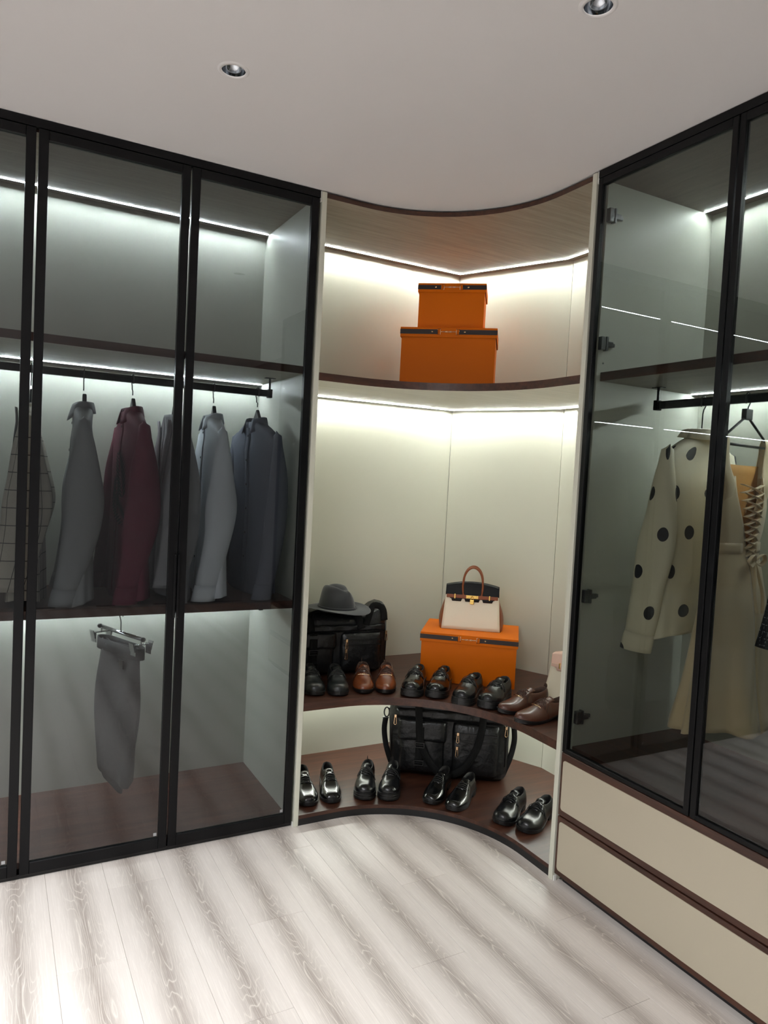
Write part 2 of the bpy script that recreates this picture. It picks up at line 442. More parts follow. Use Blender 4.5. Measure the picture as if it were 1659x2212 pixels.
def led_line(off_):
    l1 = offset_line(P0, P1, off_); l2 = offset_line(P1, P2, off_); l3 = offset_line(P2, P3, off_)
    return [l1[0] + Vector((.004, 0)), isect(*l1, *l2), isect(*l2, *l3), Vector((l3[0].x, 2.03))]
for z in (2.618, 1.882, .495):
    ln_ = [led_line(q) for q in (.0535, .0525, .0465, .0460, .0405)]
    def band(i, j, z0, z1): return MB().prism([tuple(p) for p in ln_[i]] + [tuple(p) for p in reversed(ln_[j])], z0, z1)
    pc(band(1, 2, z - (.0014 if z > 2 else .0024), z - .0002), 'light_strip', MT['led_c'])
    pc(band(3, 4, z - .003, z), 'light_profile', MT['steel'])
for (x, y, w_, v_) in ((1.1447, 2.775, .0018, .006), (1.91, 2.0015, .006, .0028)):
    pc(MB().box(x - w_, x + w_, y - v_, y + v_, 2.60, 2.642), 'corner_bracket', MT['white'], bevel=.0008)
    pc(MB().box(x - w_, x + w_, y - v_, y + v_, 0, .02), 'levelling_foot', MT['white'], bevel=.0008)

# ------------------------------------------------------------------ right wardrobe
BF, BB = 1.902, 2.492
BY1, BY0 = 1.998, .31
b = thing('right_wardrobe', 'tall wardrobe with black framed smoked glass doors along the right wall', 'wardrobe', (BF, BY1, .5))
boff = (BF, BY1, .5)
def pb(mb, name, m_, **k): return mb.build(name, m_, b, boff, **k)
pb(MB().box(BB, BB + .018, BY0, BY1, .505, 2.63), 'back_panel', MT['grey_panel'])
side = pb(MB().box(1.927, BB, 1.972, 1.992, .505, 2.63), 'side_panel', MT['grey_panel'])
pb(MB().box(1.927, BB, BY0, BY0 + .02, .505, 2.63), 'side_panel', MT['grey_panel'])
pb(MB().box(1.927, BB, BY0 + .02, 1.972, .505, .528), 'bottom_board', MT['walnut_y'])
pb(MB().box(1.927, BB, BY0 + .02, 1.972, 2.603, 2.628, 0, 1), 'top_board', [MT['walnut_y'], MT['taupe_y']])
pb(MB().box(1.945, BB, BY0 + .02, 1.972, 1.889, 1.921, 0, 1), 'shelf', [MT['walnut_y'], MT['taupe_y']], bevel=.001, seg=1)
pb(MB().box(BF, 1.93, BY0, BY1, 2.616, 2.643), 'cornice', MT['black'])
for z in (2.603, 1.889):
    pb(MB().box(BB - .058, BB - .052, BY0 + .03, 1.966, z - .0014, z - .0002), 'light_strip', MT['led'])
    pb(MB().box(BB - .0515, BB - .046, BY0 + .03, 1.966, z - .003, z), 'light_profile', MT['steel'])
rail(b, boff, .42, 1.932, 1.836, 1.806, 1.889, 'y')
DB = .565
for k in range(3):
    y1 = BY1 - k * DB; y0 = y1 - DB + .005; fz = .02
    d = MB()
    d.box(BF, BF + .022, y0, y0 + fz, .503, 2.614); d.box(BF, BF + .022, y1 - fz, y1, .503, 2.614)
    d.box(BF, BF + .022, y0 + fz, y1 - fz, 2.588, 2.614); d.box(BF, BF + .022, y0 + fz, y1 - fz, .503, .518)
    dr = pb(d, 'door', MT['black'], bevel=.0015, seg=1)
    MB().box(BF + .008, BF + .0085, y0 + fz - .004, y1 - fz + .004, .512, 2.592).build('glass_pane', MT['glass_b'], dr, boff)
    if k == 0:
        for z in (2.482, 2.024, 1.096, .640):
            hg = MB()
            hg.box(1.924, 1.945, 1.953, 1.972, z - .024, z + .024); hg.box(1.94, 1.985, 1.955, 1.971, z - .010, z + .010)
            hg.box(1.965, 2.0, 1.962, 1.972, z - .007, z + .007); hg.box(1.948, 1.958, 1.952, 1.972, z - .026, z + .026)
            hg.build('hinge', MT['steel'], dr, boff, bevel=.003)
        # shelf pin hole cap
MB().lathe([(.0001, .0), (.003, .0), (.003, .002), (.0001, .002)], n=10).xf(Matrix.Translation((1.955, 1.972, 1.955)) @ Matrix.Rotation(pi/2, 4, 'X')).build('screw_cap', MT['steel'], side, boff)

# drawer cabinet under the right wardrobe
dc = thing('drawer_cabinet', 'low walnut drawer cabinet with two cream fronts under the right wardrobe', 'drawers', (BF, BY1, 0))
doff = (BF, BY1, 0)
MB().box(1.925, BB, BY0, 1.995, .034, .500).build('carcass', MT['walnut_y'], dc, doff)
MB().box(1.935, 1.95, BY0, 1.985, 0, .034).build('plinth', MT['plinth'], dc, doff)
MB().box(1.96, BB, 1.972, 1.99, 0, .034).build('plinth', MT['plinth'], dc, doff)
for z0, z1, p0, p1 in ((.262, .500, .285, .474), (.033, .256, .054, .240)):
    d = MB().box(BF, BF + .020, BY0, BY1, z0, z1).build('drawer', MT['walnut_y'], dc, doff, bevel=.0015, seg=1)
    # leather inlay with rounded corners
    poly = []
    for (cy_c, cz_c, a0) in ((1.985 - .012, p1 - .012, 0), (BY0 + .03, p1 - .012, 90), (BY0 + .03, p0 + .012, 180), (1.985 - .012, p0 + .012, 270)):
        for q in range(7):
            an = radians(a0 + 15 * q); poly.append((cy_c + .012 * cos(an), cz_c + .012 * sin(an)))
    pr = MB().prism(poly, 0, .005)
    pr.v = [(BF - .003 + z, y, zz) for (y, zz, z) in pr.v]
    pr.build('drawer_inlay', MT['drawer'], d, doff, bevel=.0012)

# ------------------------------------------------------------------ shoes
def leather(name, col, rough, bump=.15, scale=240, coat=.0):
    m = mat(name, col, rough); t = NT(m)
    v = t.coord('Object'); t.bump(t.math('ADD', t.noise(v, scale, 2), t.math('MULTIPLY', t.noise(v, 38, 2), 1.5)), bump, .0012)
    if coat: t.b.inputs['Coat Weight'].default_value = coat; t.b.inputs['Coat Roughness'].default_value = .08
    return m
MT['lb'] = leather('black_calf_leather', (15, 16, 18), .25, .2)
MT['lbg'] = leather('black_polished_leather', (9, 10, 11), .17, .08, 120, .2)
MT['lbs'] = leather('black_soft_leather', (20, 22, 23), .33, .3)
MT['tan'] = leather('tan_brown_leather', (104, 52, 25), .28, .1, 150, .3)
MT['choc'] = leather('chocolate_brown_leather', (76, 43, 31), .28, .1, 150, .3)
MT['sole'] = mat('black_rubber', (14, 14, 15), .45)
MT['lining'] = mat('black_lining', (18, 17, 17), .7)
MT['lining_br'] = mat('brown_lining', (62, 40, 30), .7)
MT['lace'] = mat('black_lace', (12, 12, 13), .6)
MT['lace_br'] = mat('brown_lace', (58, 34, 26), .6)

HW = {'round': [(0, 0), (.006, .012), (.02, .0195), (.06, .0265), (.14, .0325), (.3, .0315), (.45, .036), (.6, .0445), (.7, .0475), (.8, .0455), (.88, .040), (.94, .031), (.975, .021), (.993, .010), (1, 0)],
      'point': [(0, 0), (.006, .012), (.02, .0185), (.06, .0255), (.14, .031), (.3, .030), (.45, .034), (.6, .0425), (.7, .0445), (.8, .0395), (.88, .032), (.94, .0235), (.975, .0155), (.993, .008), (1, 0)],
      'square': [(0, 0), (.006, .012), (.02, .0185), (.06, .0255), (.14, .031), (.3, .030), (.45, .034), (.6, .0425), (.7, .0455), (.8, .0425), (.88, .037), (.94, .0305), (.975, .0235), (.993, .015), (1, 0)]}
HT = {'round': [(.4, .082), (.46, .078), (.52, .070), (.6, .060), (.7, .050), (.8, .0445), (.88, .041), (.94, .034), (.975, .024), (.993, .012), (1, 0.002)],
      'point': [(.4, .078), (.46, .074), (.52, .066), (.6, .056), (.7, .045), (.8, .037), (.88, .031), (.94, .025), (.975, .018), (.993, .009), (1, 0.002)],
      'square': [(.4, .074), (.46, .070), (.52, .062), (.6, .053), (.7, .043), (.8, .036), (.88, .0305), (.94, .025), (.975, .018), (.993, .009), (1, 0.002)]}
HCOL = [(0, .062), (.06, .061), (.14, .054), (.24, .049), (.32, .053), (.38, .064), (.44, .078)]
WCOL = [(0, 0), (.012, .006), (.03, .0125), (.08, .020), (.16, .0245), (.28, .0235), (.36, .019), (.44, .010)]
NJ = 12
def shoe(side, cfg, label, group, T, heading, pair_cat='shoe'):
    """side +1 right, -1 left; T toe tip on the shelf (x, y, z); heading: direction of the toe in plan"""
    L = cfg.get('L', .29); st = cfg['toe']; chunky = cfg.get('chunky', False)
    hwT, htT = HW[st], HT[st]; ws = cfg.get('w', 1.0) * 1.0; hs = cfg.get('h', 1.0)
    dirx, diry = cos(heading), sin(heading)
    rz = math.atan2(-dirx, diry)
    o = thing('dress_shoe', label, pair_cat, (T[0] - dirx * L + side * .010 * cos(rz), T[1] - diry * L + side * .010 * sin(rz), T[2]), rz, group)
    def zs(t):
        a_ = (.040 if chunky else .028); f_ = (.028 if chunky else .013)
        return lerp(a_, f_, sstep(.22, .52, t)) + .010 * max(0, (t - .68) / .32) ** 2
    def zb(t):
        sp_ = .008 * max(0, (t - .7) / .3) ** 2
        if chunky: return .010 * max(0, sin(pi * (t - .28) / .24)) * (.28 < t < .52) + sp_
        return (zs(t) - .008) * sstep(.262, .275, t) * (1 - sstep(.36, .58, t)) + sp_
    def cx(t): return -side * .010 * sstep(.35, 1, t) - side * .003 * sin(pi * t)
    def hw(t): return stab(hwT, t) * ws
    def S(t, j, sd):
        """outer surface: t heel..toe, j 0..11 base..centre, sd -1/+1"""
        H = stab(htT, t) * hs; w_ = hw(t); u = j / 11
        th = u * pi / 2
        lat_c = w_ * (abs(cos(th)) ** .8); z_c = H * (sin(th) ** .88)
        lat_c += w_ * .05 * sin(pi * min(1, u * 2.2)) * (u < .45)
        wc, hc = stab(WCOL, t), stab(HCOL, t) * hs
        if j <= 6:
            q = j / 6; lat_o = lerp(w_, min(wc, w_), q ** 1.7) + .002 * sin(pi * q); z_o = hc * q
        else:
            q = (j - 6) / 5
            lat_o = tab([(0, wc), (.2, max(0, wc - .0035)), (.45, max(0, wc - .004)), (.7, wc * .8), (1, 0)], q)
            z_o = tab([(0, hc), (.2, hc - .0005), (.45, lerp(hc, .01, .55)), (.7, .008), (1, .006)], q)
        b_ = sstep(.40, .46, t)
        lat, z = lerp(lat_o, lat_c, b_), lerp(z_o, z_c, b_)
        return Vector((cx(t) + sd * lat, t * L, zs(t) + z))
    def N(t, j, sd):
        e = .012; a1 = S(min(.998, t + e), j, sd) - S(max(.002, t - e), j, sd)
        a2 = S(t, min(11, j + .3), sd) - S(t, max(0, j - .3), sd)
        n_ = a1.cross(a2); n_ = n_.normalized() if n_.length > 1e-10 else Vector((0, 0, 1))
        c_ = Vector((cx(t), t * L, zs(t) + .012))
        return n_ if n_.dot(S(t, j, sd) - c_) >= 0 else -n_
    def SO(t, j, sd, off_): return S(t, j, sd) + N(t, j, sd) * off_
    ts = [0, .003, .008, .018, .035, .06, .09, .13, .18, .24, .30, .35, .39, .405, .42, .44, .46, .5, .54, .58, .62, .66, .7, .74, .78, .82, .86, .89, .92, .945, .965, .98, .99, .996, 1]
    up_, ln_ = MB(), MB()
    full = [[S(t, j, -1) for j in range(NJ)] + [S(t, j, 1) for j in range(NJ - 2, -1, -1)] for t in ts]
    cr = cfg.get('crease', 0)
    if cr:
        for i, t in enumerate(ts):
            if .6 < t < .8:
                for q in range(len(full[i])):
                    full[i][q] = full[i][q] + Vector((0, 0, cr * sin((t - .6) * 90 + q * .35) * sin(pi * (t - .6) / .2)))
    vs = [p for r in full for p in r]; n_ = len(full[0]); fu, fl_ = [], []
    for i in range(len(ts) - 1):
        for j in range(n_ - 1):
            f = (i * n_ + j, (i + 1) * n_ + j, (i + 1) * n_ + j + 1, i * n_ + j + 1)
            jj = min(j, n_ - 2 - j)
            (fl_ if (jj >= 6 and ts[i] < .415) else fu).append(f)
    up_.add(vs, fu); ln_.add(vs, fl_)
    M_ = MT[cfg['mat']]
    upper = up_.build('upper', M_, o, smooth=True)
    ln_.build('lining', MT['lining_br'] if cfg.get('brown') else MT['lining'], o, smooth=True)
    # sole
    so = MB(); tso = [0, .004, .012, .03, .07, .13, .2, .25, .262, .275, .3, .36, .44, .52, .6, .68, .76, .82, .87, .91, .94, .965, .983, .994, 1]
    ex = .0045 if chunky else .003
    R = []
    for t in tso:
        w_ = hw(t) + ex; z1, z0 = zs(t) + .0015, zb(t); y = lerp(-ex, L + ex, t)
        hgt = z1 - z0
        if chunky: pr = [(w_ - .006, z1), (w_, z1 - .001), (w_, z1 - .005), (w_ - .002, z1 - .0065), (w_, z1 - .008), (w_, z1 - hgt * .5), (w_ - .0015, z1 - hgt * .55), (w_ + .0005, z1 - hgt * .6), (w_, z0 + .001), (w_ - .002, z0)]
        else: pr = [(w_ - .005, z1), (w_, z1 - .0008), (w_ + .0002, z1 - .004), (w_ - .002, z1 - .006), (w_ - .003, min(z1 - .0061, lerp(z0, z1, .4))), (w_ - .003, z0 + .0005), (w_ - .005, z0)]
        half = [(max(0, a_), z_) for a_, z_ in pr]
        if t == 0: R.append([(cx(t), y + .0012, z_) for a_, z_ in half] + [(cx(t), y + .0012, z_) for a_, z_ in reversed(half)])
        R.append([(cx(t) - a_, y, z_) for a_, z_ in half] + [(cx(t) + a_, y, z_) for a_, z_ in reversed(half)])
    R.append([(cx(1), L + ex + .0012, p[2]) for p in R[-1]])
    R[0] = [(p[0], -ex - .0012, p[2]) for p in R[0]]
    so.grid(R, cv=True)
    so.build('sole', MT['sole'], o, smooth=True, auto=.7)
    # derby quarters (raised facing panels) or closed-lacing facings
    style = cfg.get('style', 'derby')
    jt = lambda t: lerp(6.05, 8.9, sstep(.37, .47, t))
    tV = cfg.get('tv', .60)
    for sd in (-1, 1):
        q_ = MB(); G = []
        na, nb = 22, 9
        for ia in range(na + 1):
            row = []
            for ib in range(nb + 1):
                a_, b_ = ia / na, ib / nb
                tf = (tV - .10 + .10 * b_ ** 1.4) if style == 'derby' else (tV - .02)
                t = .03 + a_ * (tf - .03)
                j = b_ * jt(t) if style == 'derby' else lerp(jt(t) - 2.2, jt(t), b_)
                if style != 'derby': t = .37 + a_ * (tf - .37); j = lerp(jt(t) - 2.2, jt(t), b_)
                edge = ia == na or ib == nb or (style != 'derby' and (ib == 0 or ia == 0))
                row.append(SO(t, j, sd, .0003 if edge else (.0022 if style == 'derby' else .0012)))
            G.append(row)
        q_.grid(G); q_.build('quarter', M_, o, smooth=True)
    # tongue
    tg = MB(); G = []
    for ia in range(11):
        a_ = ia / 10; t = lerp(.60, .45, min(1, a_ / .65)); row = []
        for ib in range(-4, 5):
            u = ib / 4; ex_ = max(0, (a_ - .65) / .35)
            p = S(t, 11, 1); wd = lerp(.014, .021, a_)
            row.append((p.x + u * wd, t * L - ex_ * .030 - .006 * u * u * ex_, p.z + .0012 + ex_ * .012 - u * u * lerp(.004, .010, a_)))
        G.append(row)
    tg.grid(G); tg.build('tongue', M_, o, smooth=True, solid=.0022)
    # laces
    lc = MB(); nrow = cfg.get('rows', 4); lr = cfg.get('lr', .0014)
    tt = [lerp(tV - .035, .445, k / (nrow - 1)) for k in range(nrow)]
    def across(t0, t1, s0, lift):
        pts = [SO(t0, jt(t0) - .9, s0, .0022)]
        for k in range(9):
            u = k / 8; t = lerp(t0, t1, u); sd = s0 if u < .5 else -s0
            j = lerp(jt(t) - .5, 11, 1 - abs(2 * u - 1)) ; p = SO(t, min(11, j), sd, lift + .0015 * (1 - abs(2 * u - 1))); pts.append(p)
        pts.append(SO(t1, jt(t1) - .9, -s0, .0022)); return pts
    for k, t in enumerate(tt):
        lc.tube(across(t, t, 1, .0034), lr, 6)
        if k < nrow - 1 and cfg.get('cross', True): lc.tube(across(t, tt[k + 1], 1 if k % 2 else -1, .0026), lr, 6)
    if cfg.get('bow', True):
        tk = .435; kn = S(.455, 11, 1) + Vector((0, -.002, .0055))
        lc.tube([kn + Vector((-.004, 0, 0)), kn + Vector((0, 0, .002)), kn + Vector((.004, 0, 0))], lr * 1.9, 6)
        rr = random.Random(hash(label) % 1000 if False else len(label) + int(T[0] * 1000))
        for sd in (-1, 1):
            f1, f2 = .47 + rr.random() * .03, .53 + rr.random() * .05
            lp = [kn, SO(f1, 9.4, sd, .008), SO(f1 + .02, 7.5, sd, .008), SO(f1 + .035, 6.0, sd, .005), SO(f2, 5.4, sd, .0035), SO(f2 - .01, 6.6, sd, .005), SO(f1 + .05, 8.6, sd, .007), kn + Vector((sd * .002, .004, -.001))]
            lc.tube(smooth_path(lp, 4), lr, 6)
            g2 = rr.random() * .06
            lp = [kn, SO(.45, 9, sd, .008), SO(.43, 7.4, sd, .007), SO(.46 + g2, 5.0, sd, .004), SO(.5 + g2, 3.4 - rr.random(), sd, .0035)]
            lc.tube(smooth_path(lp, 4), lr, 6)
    lc.build('laces', MT['lace_br'] if cfg.get('brown') else MT['lace'], o, smooth=True)
    if cfg.get('bar'):
        gb = MB(); pts = []
        for k in range(15):
            u = k / 14; sd = -1 if u < .5 else 1
            pts.append(SO(tV + .01 + .012 * (1 - abs(2 * u - 1)), lerp(7.3, 11, 1 - abs(2 * u - 1)), sd, .0042))
        gb.tube(pts, .0017, 8); gb.build('metal_bar', MT['rosegold'], o, smooth=True)
    if cfg.get('apron'):
        ap = MB(); pts = []
        for k in range(41):
            u = k / 40; sd = -1 if u < .5 else 1; v = 1 - abs(2 * u - 1)
            t = .50 + .425 * min(1, v / .72) ** .8; j = lerp(5.6, 7.4, min(1, v / .72)) if v < .72 else lerp(7.4, 11, (v - .72) / .28)
            pts.append(SO(t, j, sd, .0004))
        ap.tube(pts, .0013, 6); ap.build('apron_seam', M_, o, smooth=True)
    if cfg.get('loop'):
        p = S(.012, 6, 1); q = MB().tube(smooth_path([(p.x, -.001, p.z - .012), (p.x, -.004, p.z + .004), (p.x, .002, p.z + .012), (p.x, .007, p.z + .002)], 5), .003, 6, flat=(.0015, .006))
        q.build('pull_tab', MT['lace_br'] if cfg.get('brown') else MT['lace'], o, smooth=True)
    return o
def smooth_path(P, k=4):
    P = [Vector(p) for p in P]; out = []
    for i in range(len(P) - 1):
        p0, p1, p2, p3 = P[max(0, i - 1)], P[i], P[i + 1], P[min(len(P) - 1, i + 2)]
        for q in range(k):
            u = q / k
            out.append(.5 * ((2 * p1) + (p2 - p0) * u + (2 * p0 - 5 * p1 + 4 * p2 - p3) * u * u + (3 * p1 - p0 - 3 * p2 + p3) * u ** 3))
    out.append(P[-1]); return out
Z1, Z2, Z3 = .0466, .5296, 1.9146
def head(T, dl):
    rx, ry = T[0], T[1]; n_ = sqrt(rx * rx + ry * ry); rx /= n_; ry /= n_
    d = radians(dl); return math.atan2(-ry * cos(d) - rx * sin(d), -rx * cos(d) + ry * sin(d))
C_LACE = dict(toe='round', mat='lbs', rows=4, crease=.0006, L=.248, h=.9, w=1.0)
C_TAN = dict(toe='point', mat='tan', brown=True, rows=4, bar=True, loop=True, L=.25, h=.92, w=1.05)
C_CHK = dict(toe='round', mat='lbg', rows=4, chunky=True, w=1.02, L=.245, h=.86)
C_CHK2 = dict(toe='round', mat='lb', rows=4, chunky=True, crease=.0004, w=1.03, L=.245, h=.86)
C_CHOC = dict(toe='point', mat='choc', brown=True, rows=4, bar=True, loop=True, L=.262, h=.92, w=1.02)
C_SQ = dict(toe='square', mat='lbg', rows=5, style='oxford', apron=True, bow=False, cross=False, lr=.0017, tv=.62, L=.26, h=.97, w=1.06)
C_CHK3 = dict(toe='round', mat='lb', rows=4, chunky=True, loop=True, w=1.0, L=.25, h=.88)
C_DERBY = dict(toe='round', mat='lb', rows=4, L=.25, h=.92, w=1.06)
PAIRS = [
 (Z2, C_LACE, (1.252, 2.832), 7, (1.349, 2.794), 10, 'soft black lace-up shoe beside the left post on the middle shelf', 'black lace-ups by the left post'),
 (Z2, C_TAN, (1.463, 2.792), 0, (1.557, 2.757), 3, 'tan brown pointed shoe with gold bar, in front of the hat bag', 'tan brown shoes'),
 (Z2, C_CHK, (1.635, 2.684), -13, (1.730, 2.628), -9, 'glossy black thick-soled shoe between tan shoes and the orange box', 'glossy thick-soled shoes'),
 (Z2, C_CHK2, (1.780, 2.512), -22, (1.862, 2.432), -19, 'black thick-soled shoe in front of the orange box with handbag', 'thick-soled shoes before the box'),
 (Z2, C_CHOC, (1.891, 2.374), -52, (1.880, 2.247), -49, 'chocolate brown pointed shoe with gold bar by the right post', 'chocolate brown shoes'),
 (Z1, C_SQ, (1.236, 2.815), 7, (1.345, 2.803), 11, 'glossy black square-toed shoe beside the left post on the bottom shelf', 'square-toed shoes by the left post'),
 (Z1, C_CHK3, (1.484, 2.781), -6, (1.581, 2.734), -3, 'black thick-soled shoe left of the bottom black bag', 'thick-soled shoes by the bottom bag'),
 (Z1, C_SQ, (1.737, 2.636), -20, (1.797, 2.540), -17, 'glossy black square-toed shoe in front of the bottom black bag', 'square-toed shoes before the bottom bag'),
 (Z1, C_DERBY, (1.916, 2.358), -24, (1.967, 2.262), -22, 'creased black derby shoe near the right post on the bottom shelf', 'derby shoes by the right post'),
]
for z, cfg, TL, dl, TR, dr_, lab, grp in PAIRS:
    shoe(1, cfg, lab + ', left shoe', grp, (*TL, z), head(TL, dl))
    shoe(-1, cfg, lab + ', right shoe', grp, (*TR, z), head(TR, dr_))

# ------------------------------------------------------------------ orange boxes
def orange_box(name, label, loc, rz, w, d, hgt, lidh, ov=.006):
    o = thing(name, label, 'box', loc, rz, 'orange gift boxes')
    MB().box(-w/2, w/2, 0, d, 0, hgt - .004).build('box_body', MT['orange'], o, bevel=.0015)
    l = MB(); x0, x1, y0, y1 = -w/2 - ov, w/2 + ov, -ov, d + ov
    l.box(x0, x1, y0, y1, hgt - .003, hgt); t_ = .0025
    l.box(x0, x1, y0, y0 + t_, hgt - lidh, hgt - .003); l.box(x0, x1, y1 - t_, y1, hgt - lidh, hgt - .003)
    l.box(x0, x0 + t_, y0 + t_, y1 - t_, hgt - lidh, hgt - .003); l.box(x1 - t_, x1, y0 + t_, y1 - t_, hgt - lidh, hgt - .003)
    lid = l.build('box_lid', MT['orange'], o, bevel=.001, seg=1)
    zc = hgt - lidh * .45; rh = lidh * .24; hx = .052
    MB().box(x0 - .0008, -hx, y0 - .0012, y0, zc - rh, zc + rh).build('ribbon', MT['ribbon'], lid)
    MB().box(hx, x1 + .0008, y0 - .0012, y0, zc - rh, zc + rh).build('ribbon', MT['ribbon'], lid)
    g = MB(); yy = y0 - .003
    for s in (-1, 1):
        cx_ = s * .042
        ring = [(cx_ + .010 * s * (1 if k in (0, 1) else -.4) * 1.0, yy, zc + (rh * 1.15) * q) for k, q in ((0, 1), (2, 1), (2, .3), (3, -.3), (3, -1), (1, -1))]
        g.tube(ring, .0017, 6, closed=True)
        g.tube([(cx_ - s * .004, yy, zc), (s * .012, yy - .001, zc)], .0019, 6)
        for q in range(3): g.tube([(s * .013 - s * .004 * q + .004 * cos(k * pi / 4), yy - .001, zc + .003 * sin(k * pi / 4)) for k in range(8)], .001, 5, closed=True)
    g.build('snaffle_clasp', MT['rosegold'], lid, smooth=True)
    for s in (-1, 1):
        MB().lathe([(.0045, 0), (.004, .0018), (.0001, .0026)], n=12).xf(Matrix.Translation((s * .078, y0 - .001, zc)) @ Matrix.Rotation(pi/2, 4, 'X')).build('stud', MT['rosegold'], lid, smooth=True)
    return o
RB = radians(-39.1)
orange_box('gift_box', 'orange lidded box on the middle shelf with a handbag standing on it', (2.0025, 2.770, Z2), RB, .452, .335, .237, .044)
RT = radians(-38)
tx, ty = sin(radians(44)), cos(radians(44))
orange_box('gift_box', 'large orange lidded box on the top shelf carrying a smaller box', (1.901, 2.938, Z3), RT, .452, .30, .312, .047)
orange_box('gift_box', 'small orange lidded box stacked on a larger one on the top shelf', (1.901 + .02, 2.938 + .02, Z3 + .3126), RT, .316, .22, .216, .043)

# ------------------------------------------------------------------ structured handbags
MT['bag_cream'] = leather('cream_leather', (232, 222, 200), .38, .1)
MT['bag_tan'] = leather('cognac_leather', (132, 68, 30), .36, .1)
MT['bag_black'] = leather('navy_black_leather', (11, 12, 15), .5, .1); MT['bag_black'].node_tree.nodes['Principled BSDF'].inputs['Specular IOR Level'].default_value = .25
MT['bag_pink'] = leather('blush_leather', (226, 190, 172), .4, .1)
def handbag(label, loc, rz, w, hgt, mf, ms, mflap, mbelt, dep=.145):
    o = thing('handbag', label, 'handbag', loc, rz)
    wt, dt = w * .90, .045
    def front(u, v, y_s):   # u -1..1, v 0..1
        return (u * lerp(w, wt, v) / 2, y_s * lerp(dep, dt, v ** .9) / 2 - y_s * .004 * sin(pi * v), v * hgt)
    for s, nm in ((-1, 'front_panel'), (1, 'rear_panel')):
        MB().grid([[front(i / 10 - 1, v / 12, s) for v in range(13)] for i in range(21)]).build(nm, mf, o, smooth=True, solid=.004)
    for s in (-1, 1):
        G = []
        for i in range(9):
            u = i / 8; row = []
            for v in range(13):
                vv = v / 12; yy = lerp(-1, 1, u) * (lerp(dep, dt, vv ** .9) / 2 - .004 * sin(pi * vv)); xx = s * (lerp(w, wt, vv) / 2)
                xx += s * (.016 * sin(pi * vv) * (1 - abs(2 * u - 1)) * (1 - vv) * 1.6 + .012 * (1 - vv) * sin(pi * u)) - s * .014 * vv * (1 - abs(2 * u - 1))
                row.append((xx, yy, vv * hgt * .97))
            G.append(row)
        MB().grid(G).build('gusset', ms, o, smooth=True, solid=.003)
    MB().box(-w/2, w/2, -dep/2, dep/2, 0, .005).build('base_panel', ms, o, bevel=.002)
    # flap: over the top and down the front, cut at the lower edge in three tabs
    def fy(z): v = z / hgt; return -(lerp(dep, dt, v ** .9) / 2 - .004 * sin(pi * v))
    zl = lambda x: hgt * (.655 if abs(abs(x) - wt * .165) > .007 else .72) + (.012 if abs(x) > wt * .40 else 0)
    zt = lambda x: hgt * 1.10 - .018 * (x / (wt/2)) ** 2
    G = []; n_ = 48
    for i in range(n_ + 1):
        x = lerp(-wt/2 - .002, wt/2 + .002, i / n_); row = []
        inx = abs(x) < wt * .43
        lo = zl(x) if inx else hgt * .80
        for k in range(9):
            z = lerp(lo, zt(x), k / 8); row.append((x, fy(min(z, hgt)) - .004, z))
        for k in range(1, 5): row.append((x, lerp(fy(hgt) - .004, -fy(hgt) + .004, k / 4), zt(x) + .004 * sin(pi * k / 4)))
        for k in range(1, 4): row.append((x, -fy(hgt) + .004, zt(x) - .05 * k / 3))
        G.append(row)
    MB().grid(G).build('flap', mflap, o, smooth=True, solid=.003, )
    zb_ = hgt * .775
    bl = MB()
    for s in (-1, 1): bl.box(s * wt * .49 if s < 0 else .024, -.024 if s < 0 else wt * .49, fy(zb_) - .0115, fy(zb_) - .0075, zb_ - .0085, zb_ + .0085)
    bl.build('belt_strap', mbelt, o, bevel=.0015)
    for s in (-1, 1): MB().box(s * wt * .33 - .003, s * wt * .33 + .003, fy(zb_) - .0135, fy(zb_) - .006, zb_ - .012, zb_ + .012).build('strap_keeper', MT['gold'], o, bevel=.001)
    MB().box(-.030, .030, fy(zb_) - .0135, fy(zb_) - .0085, zb_ - .008, zb_ + .008).build('clasp_plate', MT['gold'], o, bevel=.001)
    for s in (-1, 1): MB().box(s * .018 - .002, s * .018 + .002, fy(zb_) - .0155, fy(zb_) - .0135, zb_ - .005, zb_ + .005).build('turn_pin', MT['gold'], o, bevel=.0008)
    lk = MB().box(-.010, .010, fy(zb_) - .026, fy(zb_) - .016, zb_ - .034, zb_ - .011)
    lock = lk.build('padlock', MT['gold'], o, bevel=.002)
    MB().tube([(.006 * cos(k * pi / 8), fy(zb_) - .021, zb_ - .011 + .013 * sin(k * pi / 8)) for k in range(9)], .0016, 6).build('shackle', MT['gold'], lock, smooth=True)
    for s in (-1, 1):
        yh = s * (dt / 2 + .008); hz = hgt * .80; hwid = wt * .175
        pts = [(-hwid, yh, hz)] + [(-hwid - .004, yh, hz + .04)] + [(-hwid * cos(k * pi / 12) * 1.06, yh, hz + .062 + .078 * sin(k * pi / 12)) for k in range(13)] + [(hwid + .004, yh, hz + .04), (hwid, yh, hz)]
        hd = MB().tube(smooth_path(pts, 3), .0052, 8).build('handle', ms, o, smooth=True)
        for q in (-1, 1): MB().lathe([(.0001, -.003), (.007, -.003), (.008, 0), (.006, .004), (.0001, .004)], n=12).xf(Matrix.Translation((q * hwid, yh - s * .001, hz + .004))).build('handle_loop', ms, hd, smooth=True)
    return o
cx_, cy2_ = 1.958 * .5 + 2.188 * .5, 2.950 * .5 + 2.778 * .5
hb_n = Vector((.61, .79)).normalized() * .072
handbag('cream handbag with black flap, brown handle and gold padlock on the orange box', (cx_ + hb_n.x + .004, cy2_ + hb_n.y + .004, Z2 + .2375), radians(-36.8), .287, .205, MT['bag_cream'], MT['bag_tan'], MT['bag_black'], MT['bag_tan'])
